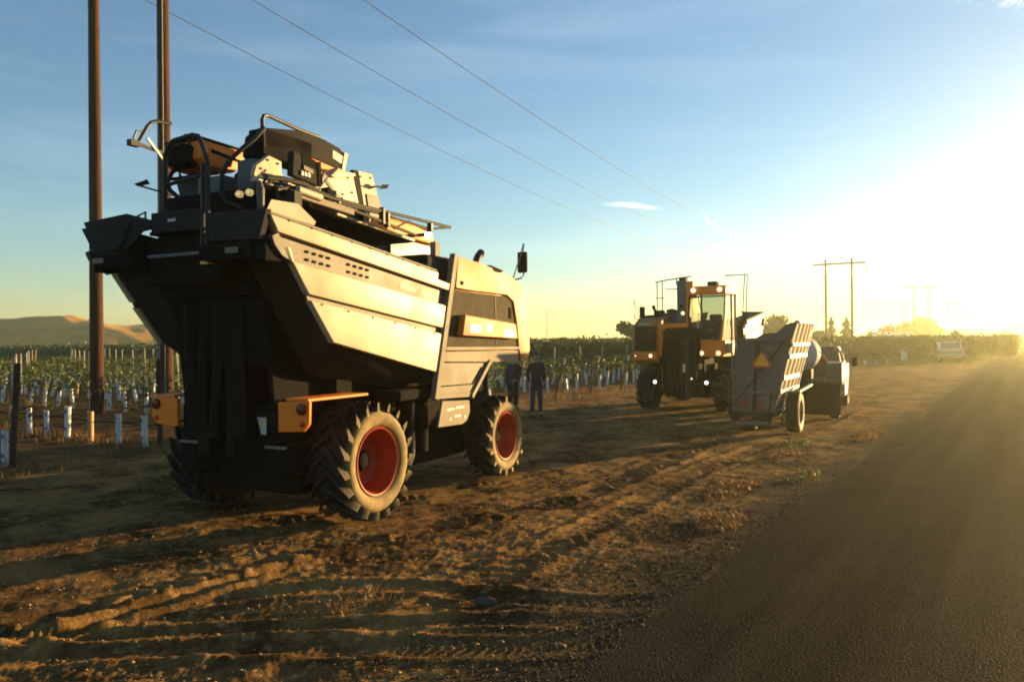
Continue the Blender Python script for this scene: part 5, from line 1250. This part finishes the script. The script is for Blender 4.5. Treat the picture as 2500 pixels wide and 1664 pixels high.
def far_things():
    g = 'trees beyond the vineyard'
    tree('broad dark tree rising behind the grey trailer', at(1892, 130), 130, 6.0, 5.6, 'broad', g, 1)
    tree('small round tree left of the broad dark one behind the trailer', at(1864, 132), 132, 4.6, 3.0, 'broad', g, 2)
    tree('dark conifer just left of the first H-shaped power pole leg', at(2030, 135), 135, 5.6, 3.4, 'conifer', g, 3)
    tree('dark conifer between the legs of the first H-shaped power pole', at(2067, 132), 132, 5.4, 4.2, 'conifer', g, 4)
    tree('low bushy tree at the foot of the dark conifers', at(2012, 128), 128, 3.6, 4.0, 'broad', g, 5)
    tree('low wide tree beside the pale shed roof', at(2164, 200), 200, 5.2, 7., 'broad', g, 6)
    tree('low tree behind the pale shed', at(2195, 215), 215, 5.8, 8., 'broad', g, 7)
    tree('hazy round tree at the second H-shaped power pole', at(2247, 230), 230, 8.4, 9., 'broad', g, 8)
    tree('small hazy tree right of the second H-shaped power pole', at(2281, 240), 240, 5.6, 6., 'broad', g, 9)
    tree('tiny bush on the skyline left of the pale shed', at(2135, 190), 190, 4.0, 3.4, 'broad', g, 10)
    tree('tiny far bush on the skyline before the right hill', at(2458, 330), 330, 5.2, 4.5, 'broad', g, 12)
    tree('round tree at the end of the green vines beside the orange harvester', at(1547, 70), 70, 3.9, 3.2, 'broad', g, 13)
    # pale shed
    x, y = at(2176, 185), 185
    r = empty('shed', (x, y, 0), R(-20)); tag(r, 'low pale shed roof among the far trees', 'shed')
    B().box(-4.2, 4.2, -3, 3, 0, 2.6).build('wall', M_TRLP, r)
    B().prism([(-4.6, -3.4, 2.55), (-4.6, 0, 3.5), (-4.6, 3.4, 2.55), (-4.6, 3.4, 2.48), (-4.6, 0, 3.4), (-4.6, -3.4, 2.48)], (9.2, 0, 0)).build('roof', M_TANK, r)
    for xx in (1.3, 3.2): B().box(xx - .5, xx + .5, -3.45, -3.40, 2.6, 3.2).build('specular_spot', M_CHROME, r)  # bright steel patches added for two specular spots on the shed
    # roadside things near the pickup
    o = B().lathe([(.001, .0), (.28, 0), (.30, .05), (.29, .3), (.30, .55), (.29, .80), (.27, .84), (.001, .84)], axis='z', n=18).build('barrel', M_TANK, loc=(at(2207, 73), 73, 0)); tag(o, 'white barrel standing alone on the road verge before the vines', 'barrel')
    x, y = at(2333, 78.5), 78.5
    r = empty('road_sign', (x, y, 0), R(-33)); tag(r, 'pale diamond road sign over a small plate, behind the white pickup', 'road sign')
    B().tube([(0, 0, -.2), (0, 0, 3.0)], .04, 8).build('post', M_POSTS, r)
    B().prism([(-.55, -.05, 2.35), (0, -.05, 1.80), (.55, -.05, 2.35), (0, -.05, 2.90)], (0, .012, 0)).build('diamond_plate', M_GALV, r)
    B().box(-.45, .45, -.06, -.045, 1.42, 1.66).build('lower_plate', M_GALV, r)
    x, y = at(2253, 79.5), 79.5
    r = empty('notice_board', (x, y, 0), R(-25)); tag(r, 'small pale notice board with an orange disc, left of the white pickup', 'sign')
    for xx in (-.6, .6): B().tube([(xx, 0, -.2), (xx, 0, 1.9)], .035, 8).build('post', M_POSTW, r)
    B().prism([(-.75, -.05, .95), (.65, -.05, .95), (.65, -.05, 1.9), (.35, -.05, 1.75), (-.75, -.05, 1.35)], (0, .03, 0)).build('board', M_TRL, r)
    B().lathe([(.001, -.07), (.16, -.07), (.16, -.05)], (0, 0, 1.17), 'y', 18).build('orange_disc', M_REDREFL_B, r)
    for z in (.55, .25): B().box(-.5, .55, -.05, -.02, z, z + .22).build('lower_board', M_TRLP, r)
    o = B().box(-.10, .10, -.02, .02, -.1, 2.0).build('marker_post', M_TANK, loc=(at(2274, 80), 80, .3)); tag(o, 'narrow white marker post between the notice board and the pickup', 'post')
    r = empty('mailbox', (at(2285, 79), 79, 0), R(-33)); tag(r, 'pale mailbox on a post just left of the white pickup', 'mailbox')
    B().tube([(0, 0, -.2), (0, 0, 1.25)], .05, 8).build('post', M_POSTW, r)
    b = B(); b.prism([(-.16, -.3, 1.25), (.16, -.3, 1.25), (.16, -.3, 1.45), (.11, -.3, 1.55), (0, -.3, 1.60), (-.11, -.3, 1.55), (-.16, -.3, 1.45)], (0, .6, 0)); b.build('box', M_TANK, r)
    # low stakes and plastic at the vine edge by the trailer
    for i, (xf, y) in enumerate(((2111, 62), (2140, 63), (2168, 66))):
        o = B().box(-.10, .10, -.04, .04, 0, .30).build('stake', M_TUBE, loc=(at(xf, y), y, ground_z(at(xf, y), y))); tag(o, 'short pale stake at the foot of the far vines, %s of three' % ('nearest the trailer' if i == 0 else 'middle one' if i == 1 else 'nearest the barrel'), 'stake', 'pale stakes along the far vines')
M_REDREFL_B = mat('orange_red_paint', (.75, .18, .05), .5, var=.05)

def hill(name, xs, prof, y0, depth, label, seedoff):
    n, m = 260, 60; u = np.linspace(0, 1, n); w = np.linspace(0, 1, m)
    U, Wd = np.meshgrid(u, w); x = xs[0] + (xs[1] - xs[0]) * U; y = y0 + depth * Wd
    crest = np.interp(x, [p[0] for p in prof], [p[1] for p in prof])
    z = crest * np.sin(np.clip(Wd * 1.35, 0, 1) * math.pi / 2) ** 1.25
    k = 1 / 55.
    ridge = 1 - np.abs(perlin(x * k * 1.9 + Wd * 2.2 + seedoff, y * k * .8)) * 2
    rid2 = 1 - np.abs(perlin(x * k * 5 + Wd * 3 + seedoff, y * k * 2.4)) * 2
    z *= .72 + .21 * ridge + .07 * rid2
    z += crest * (.10 * perlin(x * k * .6, y * k * .6) + .05 * perlin(x * k * 2.4, y * k * 1.2)) * np.sin(np.clip(Wd * 1.35, 0, 1) * math.pi / 2)
    z = z - 3 * (1 - sstep(0, .05, Wd)) - 3 * sstep(.95, 1, Wd) - .5
    V = np.stack([x.ravel(), y.ravel(), z.ravel()], 1); i = np.arange(m - 1)[:, None] * n; j = np.arange(n - 1)[None]
    F = np.stack([i + j, i + j + 1, i + n + j + 1, i + n + j], -1).reshape(-1, 4)
    o = raw_mesh(name, V, F, M_HILL, True, 'structure'); tag(o, label, 'hill'); return o
M_HILL = mat('dry_grass_hill', (.46, .235, .060), .95, var=.3, scale=.12, dust=(.17, .10, .04), dust_amt=.7, dust_scale=.07, spec=.05)
M_HILL.node_tree.nodes['Principled BSDF'].inputs['Specular IOR Level'].default_value = .05

# ------------------------------------------------------------------ road
def road():
    n, k = 420, 26
    s = np.concatenate([np.linspace(-25, 60, 340), np.linspace(61, 1100, n - 340)])
    V = []
    l = np.linspace(-6.3, 2.5, k); rg = np.random.default_rng(3)
    for a in s:
        jag = .10 * perlin(np.array([a * 1.1]), np.array([2.]))[0] + .07 * perlin(np.array([a * 4.3]), np.array([8.]))[0]
        ll = l.copy(); ll[-1] += jag; ll[-2] += jag * .5
        z = .022 + .045 * (1 - (np.clip(np.abs(ll + 2.4), 0, 3.9) / 3.9) ** 2) + .006 * perlin(ll * 1.2, np.full(k, a * .15)); z[-1] = .012; z[0] = .0
        V.append(np.stack([DX * a + LX * ll, DY * a + LY * ll, z], 1))
    V = np.vstack(V); i = np.arange(len(s) - 1)[:, None] * k; j = np.arange(k - 1)[None]
    F = np.stack([i + j, i + j + 1, i + k + j + 1, i + k + j], -1).reshape(-1, 4)
    m = bpy.data.materials.new('chip_seal_asphalt'); m.use_nodes = True
    N, L = m.node_tree.nodes, m.node_tree.links; b = N['Principled BSDF']; b.inputs['Roughness'].default_value = .7; b.inputs['Specular IOR Level'].default_value = .006
    g = N.new('ShaderNodeNewGeometry')
    vo = N.new('ShaderNodeTexVoronoi'); vo.inputs['Scale'].default_value = 62; L.new(g.outputs['Position'], vo.inputs['Vector'])
    n1 = N.new('ShaderNodeTexNoise'); n1.inputs['Scale'].default_value = 1.1; n1.inputs['Detail'].default_value = 7; L.new(g.outputs['Position'], n1.inputs['Vector'])
    cr_ = N.new('ShaderNodeValToRGB'); cr_.color_ramp.elements[0].color = (.008, .007, .006, 1); cr_.color_ramp.elements[1].color = (.060, .050, .034, 1)
    L.new(vo.outputs['Color'], cr_.inputs[0])
    mr = N.new('ShaderNodeMapRange'); mr.inputs['From Min'].default_value = .38; mr.inputs['From Max'].default_value = .68; mr.inputs['To Max'].default_value = .55; L.new(n1.outputs['Fac'], mr.inputs['Value'])
    mx = N.new('ShaderNodeMix'); mx.data_type = 'RGBA'; L.new(mr.outputs[0], mx.inputs[0]); L.new(cr_.outputs[0], mx.inputs[6]); mx.inputs[7].default_value = (.050, .038, .022, 1)
    dt = N.new('ShaderNodeVectorMath'); dt.operation = 'DOT_PRODUCT'; L.new(g.outputs['Position'], dt.inputs[0]); dt.inputs[1].default_value = (LX, LY, 0)
    wob = N.new('ShaderNodeMath'); wob.operation = 'MULTIPLY_ADD'; L.new(n1.outputs['Fac'], wob.inputs[0]); wob.inputs[1].default_value = 1.6; L.new(dt.outputs['Value'], wob.inputs[2])
    er = N.new('ShaderNodeMapRange'); er.interpolation_type = 'SMOOTHSTEP'; er.inputs['From Min'].default_value = 2.5; er.inputs['From Max'].default_value = 3.2; L.new(wob.outputs[0], er.inputs['Value'])
    n2 = N.new('ShaderNodeTexNoise'); n2.inputs['Scale'].default_value = 60; n2.inputs['Detail'].default_value = 3; n2.inputs['Roughness'].default_value = .8; L.new(g.outputs['Position'], n2.inputs['Vector'])
    gr = N.new('ShaderNodeValToRGB'); gr.color_ramp.elements[0].position = .4; gr.color_ramp.elements[1].position = .66
    gr.color_ramp.elements[0].color = (.010, .009, .007, 1); gr.color_ramp.elements[1].color = (.075, .060, .038, 1); L.new(n2.outputs['Fac'], gr.inputs[0])
    ds = N.new('ShaderNodeVectorMath'); ds.operation = 'DOT_PRODUCT'; L.new(g.outputs['Position'], ds.inputs[0]); ds.inputs[1].default_value = (DX * .04, DY * .04, 0)
    cv_ = N.new('ShaderNodeCombineXYZ'); L.new(dt.outputs['Value'], cv_.inputs[0]); L.new(ds.outputs['Value'], cv_.inputs[1])
    n3 = N.new('ShaderNodeTexNoise'); n3.inputs['Scale'].default_value = 2.2; n3.inputs['Detail'].default_value = 5; L.new(cv_.outputs[0], n3.inputs['Vector'])
    lr = N.new('ShaderNodeMapRange'); lr.inputs['From Min'].default_value = .35; lr.inputs['From Max'].default_value = .65; lr.inputs['To Min'].default_value = .40; lr.inputs['To Max'].default_value = 1.0; L.new(n3.outputs['Fac'], lr.inputs['Value'])
    ml = N.new('ShaderNodeVectorMath'); ml.operation = 'SCALE'; L.new(mx.outputs[2], ml.inputs[0]); L.new(lr.outputs[0], ml.inputs['Scale'])
    mx2 = N.new('ShaderNodeMix'); mx2.data_type = 'RGBA'; L.new(er.outputs[0], mx2.inputs[0]); L.new(ml.outputs[0], mx2.inputs[6]); L.new(gr.outputs[0], mx2.inputs[7])
    L.new(mx2.outputs[2], b.inputs['Base Color'])
    bp = N.new('ShaderNodeBump'); bp.inputs['Distance'].default_value = .011; bp.invert = True; L.new(vo.outputs['Distance'], bp.inputs['Height']); L.new(bp.outputs[0], b.inputs['Normal'])
    raw_mesh('road', V, F, m, True, 'structure')

# ------------------------------------------------------------------ stones, grass
def small_stuff():
    rs = np.random.default_rng(21)
    def scatter(n, lmin, lmax, smin, smax):
        s = smin * (smax / smin) ** rs.uniform(0, 1, n); l = rs.uniform(lmin, lmax, n)
        return np.stack([DX * s + LX * l, DY * s + LY * l], 1)
    oc = np.array([[1, 0, 0], [0, 1, 0], [-1, 0, 0], [0, -1, 0], [0, 0, 1], [0, 0, -.5]], float); of = np.array([[0, 1, 4], [1, 2, 4], [2, 3, 4], [3, 0, 4], [1, 0, 5], [2, 1, 5], [3, 2, 5], [0, 3, 5]])
    def stones(name, P_, szs, m, label):
        n = len(P_); z = ground_height(P_[:, 0], P_[:, 1])
        V = oc[None] * rs.uniform(.6, 1.3, (n, 6, 1)) * szs[:, None, None] * np.array([1, 1, .65]); a = rs.uniform(0, 6.28, n); c, s_ = np.cos(a)[:, None], np.sin(a)[:, None]
        V = np.stack([V[..., 0] * c - V[..., 1] * s_, V[..., 0] * s_ + V[..., 1] * c, V[..., 2]], -1) + np.stack([P_[:, 0], P_[:, 1], z + szs * .1], 1)[:, None]
        F = (of[None] + 6 * np.arange(n)[:, None, None]).reshape(-1, 3)
        o = raw_mesh(name, V.reshape(-1, 3), F, m, False, 'stuff'); tag(o, label, 'gravel')
    P1 = scatter(10000, 2.2, 14, 2.5, 40); stones('dirt_clods', P1, .005 + .022 * rs.uniform(0, 1, len(P1)) ** 5, M_CLOD, 'loose clods and pebbles scattered over the dirt yard')
    P2 = scatter(9000, 2.2, 3.6, 2, 24); stones('shoulder_gravel', P2, .006 + .010 * rs.uniform(0, 1, len(P2)) ** 2, M_GRAVEL, 'dark loose gravel along the road edge')
    # grass: thin blades in tufts
    def blades(name, pts, per, h, m, label, spread=.12, lean=.5):
        n = len(pts) * per; base = np.repeat(pts, per, 0) + rs.normal(0, spread, (n, 2)); z = ground_height(base[:, 0], base[:, 1])
        hh = h * rs.uniform(.4, 1.2, n); a = rs.uniform(0, 6.28, n); ln = rs.uniform(.1, lean, n) * hh; w = .004 + .003 * rs.uniform(0, 1, n)
        d = np.stack([np.cos(a), np.sin(a)], 1); p = np.stack([-d[:, 1], d[:, 0]], 1)
        v0 = np.concatenate([base - p * w[:, None], (z - .01)[:, None]], 1); v1 = np.concatenate([base + p * w[:, None], (z - .01)[:, None]], 1)
        m1 = np.concatenate([base + d * (ln * .35)[:, None] + p * w[:, None] * .7, (z + hh * .6)[:, None]], 1); m0 = np.concatenate([base + d * (ln * .35)[:, None] - p * w[:, None] * .7, (z + hh * .6)[:, None]], 1)
        t = np.concatenate([base + d * ln[:, None], (z + hh)[:, None]], 1); t2 = t + np.concatenate([p * w[:, None] * .2, np.zeros((n, 1))], 1)
        V = np.stack([v0, v1, m1, m0, t, t2], 1).reshape(-1, 3); o6 = 6 * np.arange(n)[:, None]
        F = np.concatenate([o6 + [[0, 1, 2, 3]], o6 + [[3, 2, 5, 4]]], 0)
        o = raw_mesh(name, V, F, m, False, 'stuff'); tag(o, label, 'grass')
    def patch(cx, cy, rx, ry, n):
        a = rs.uniform(0, 6.28, n); q = np.sqrt(rs.uniform(0, 1, n)); s, l = np.cos(a) * q * rx, np.sin(a) * q * ry
        return np.stack([cx + DX * s + LX * l, cy + DY * s + LY * l], 1)
    # dry weeds at the feet of the vines
    rows = []
    for d in [-2.75, 0.] + [4.4 + 2.7 * i for i in range(7)]:
        for t in np.arange(-1.2, 22, .16):
            for _ in range(3 if d < 1 else 1):
                if rs.uniform() < .62: rows.append(vine_xy(d + rs.normal(0, .30), t + rs.uniform(-.08, .08)))
    blades('dry_row_grass', np.array(rows), 9, .20, M_DRY, 'dry reddish grass at the feet of the vine rows', .10, .8)
    edge = np.array([vine_xy(rs.uniform(-6, 40), rs.uniform(-1.6, .4)) for _ in range(900)])
    blades('dry_edge_grass', edge, 8, .14, M_DRY, 'dry grass strip along the vineyard edge', .14, .9)
    pt = np.vstack([patch(2.35, 8.9, .55, .22, 34), patch(3.0, 10.8, .9, .25, 26), patch(5.0, 14.2, 1.1, .25, 40), patch(7.6, 16.6, 1.3, .25, 60), patch(-1.2, 6.3, .4, .2, 12)])
    blades('dry_weeds', pt, 16, .055, M_DRY, 'low dry weeds on the dirt by the road shoulder', .06, 1.2)
    gt = np.vstack([patch(5.6, 15.4, .8, .15, 50), patch(9.5, 17.9, 1.6, .12, 60), patch(11.4, 21.0, 2., .15, 60), patch(4.4, 11.7, .6, .12, 20)])
    blades('green_weeds', gt, 14, .06, M_GREENTUFT, 'low green weeds along the road edge by the trailer', .07, 1.1)
    st = np.array([road_xy(rs.uniform(4, 26), rs.uniform(3, 12)) for _ in range(260)])
    blades('straw_litter', st, 2, .05, M_DRY, 'scattered straw on the dirt yard', .05, 6.)
    # lump of pipe lying on the dirt
    z = ground_z(-.234, 6.211)
    b = B(); b.tube([(-.075, 0, .035), (-.04, 0, .04), (.04, .004, .04), (.08, .01, .034)], [.030, .038, .038, .028], 10)
    o = b.build('rubber_lump', M_LUMP, loc=(-.234, 6.211, z - .005)); o.rotation_euler = (0, 0, R(-6)); tag(o, 'small grey cylindrical lump lying on the dirt in the foreground', 'debris')
M_LUMP = mat('dusty_grey_rubber', (.05, .046, .042), .9, spec=.05, var=.3, dust=DUST, dust_amt=.3)
M_CLOD = mat('clod_earth', (.20, .13, .055), .95, var=.4, scale=2, spec=.1)
M_GRAVEL = mat('dark_gravel', (.07, .058, .04), .9, spec=.1, var=.6, scale=30)

# ------------------------------------------------------------------ build everything
def rx_(s, l): return road_xy(s, l)
def gp(X, Y): return (X, Y)
# tyre tracks pressed into the dirt
rut([rx_(-2, 4.0), rx_(4, 3.9), rx_(8, 4.1), rx_(13, 4.4), rx_(20, 4.2), rx_(34, 4.6)], .20, .012, .010, .014, .21)
rut([rx_(2.0, 6.4), rx_(6.0, 5.9), rx_(8.6, 5.1), rx_(12, 5.2), rx_(18, 5.6), rx_(30, 5.8)], .24, .018, .016, .026, .24)
rut([rx_(-3, 8.2), rx_(3, 7.6), rx_(7, 7.3), rx_(11, 6.6), rx_(16, 7.0), rx_(30, 7.2)], .22, .015, .012, .018, .22)
rut([rx_(-4, 10.4), rx_(5, 10.0), rx_(12, 9.6), rx_(30, 9.8)], .26, .014, .014, .012, .24)
rut([rx_(-4, 12.6), rx_(8, 12.2), rx_(30, 12.)], .26, .014, .014, .012, .24)
rut([(-3.4, 5.9), (-2.4, 6.4), (-1.2, 6.7), (-.2, 6.45), (.7, 6.15), (1.5, 6.35), (2.2, 7.2)], .15, .020, .018, .008, .10)
rut([(-4.2, 5.0), (-2.6, 5.35), (-1.0, 5.35), (.2, 5.3), (1.0, 5.65), (1.55, 6.3)], .15, .018, .016, .010, .07)
rut([(-3.6, 5.2), (-2.9, 6.2), (-2.0, 7.4), (-1.1, 8.2)], .10, .03, .055, .0, .1)
rut([(-4.6, 5.6), (-3.0, 5.6), (-1.4, 5.75), (-.2, 5.85), (.6, 5.7)], .12, .022, .022, .012, .06)
near = near_harvester()
far = far_harvester()
gondola_trailer()
flatbed_truck()
pickup()
wheel_spots.append((-.23, 6.21, .2))
make_ground()
road()
hill('left_hill', (-226, 24), [(-226, 10.6), (-195, 11.4), (-176, 11.8), (-158, 12.2), (-149, 12.3), (-140, 12.1), (-132, 10.6), (-124, 10.3), (-113, 8.3), (-104, 6.2), (-95, 5.4), (-70, 3.2), (-34, 1.4), (24, 0)], 205, 60, 'golden dry grass hill on the left skyline', 3.)
hill('right_hill', (255, 640), [(255, 0), (272, 5), (290, 8.5), (310, 9.5), (350, 9.2), (385, 11.5), (415, 15), (455, 16.8), (495, 16), (550, 18), (640, 14)], 490, 130, 'hazy pale hill on the right skyline', 17.)
vineyard()
poles()
far_things()
person(.66, 21.5, R(8), 'person in a black jacket and blue jeans standing right behind the near harvester cover', 1.76, M_JACKET, M_JEANS, 1,
       ((.24, .05, 1.16, .20, -.06, .95, .17, -.08, .90), (.24, .05, 1.16, .20, -.06, .95, .17, -.08, .90)), True)
person(.02, 21.7, R(-35), 'person in dark clothes half hidden by the engine frame of the near harvester', 1.72, M_SHIRT, M_JACKET, -1,
       ((.23, .03, 1.15, .17, -.12, 1.02, .12, -.16, 1.0), (.22, .02, 1.14, .21, -.03, .90, .20, -.05, .82)), False)
small_stuff()

# ------------------------------------------------------------------ air: dusty evening haze, yellow tint also standing in for lens flare
hm = bpy.data.materials.new('dusty_air'); hm.use_nodes = True
hn, hl = hm.node_tree.nodes, hm.node_tree.links; hn.clear()
ho = hn.new('ShaderNodeOutputMaterial'); hv = hn.new('ShaderNodeVolumePrincipled')
hv.inputs['Color'].default_value = (.88, .95, .66, 1); hv.inputs['Density'].default_value = HAZE; hv.inputs['Anisotropy'].default_value = .78
hl.new(hv.outputs[0], ho.inputs['Volume'])
hz_ = B().box(-1450, 1450, -1450, 1450, -5, 19).build('haze', hm); tag(hz_, 'thin dusty sunset haze over the whole place', 'haze', kind='stuff')
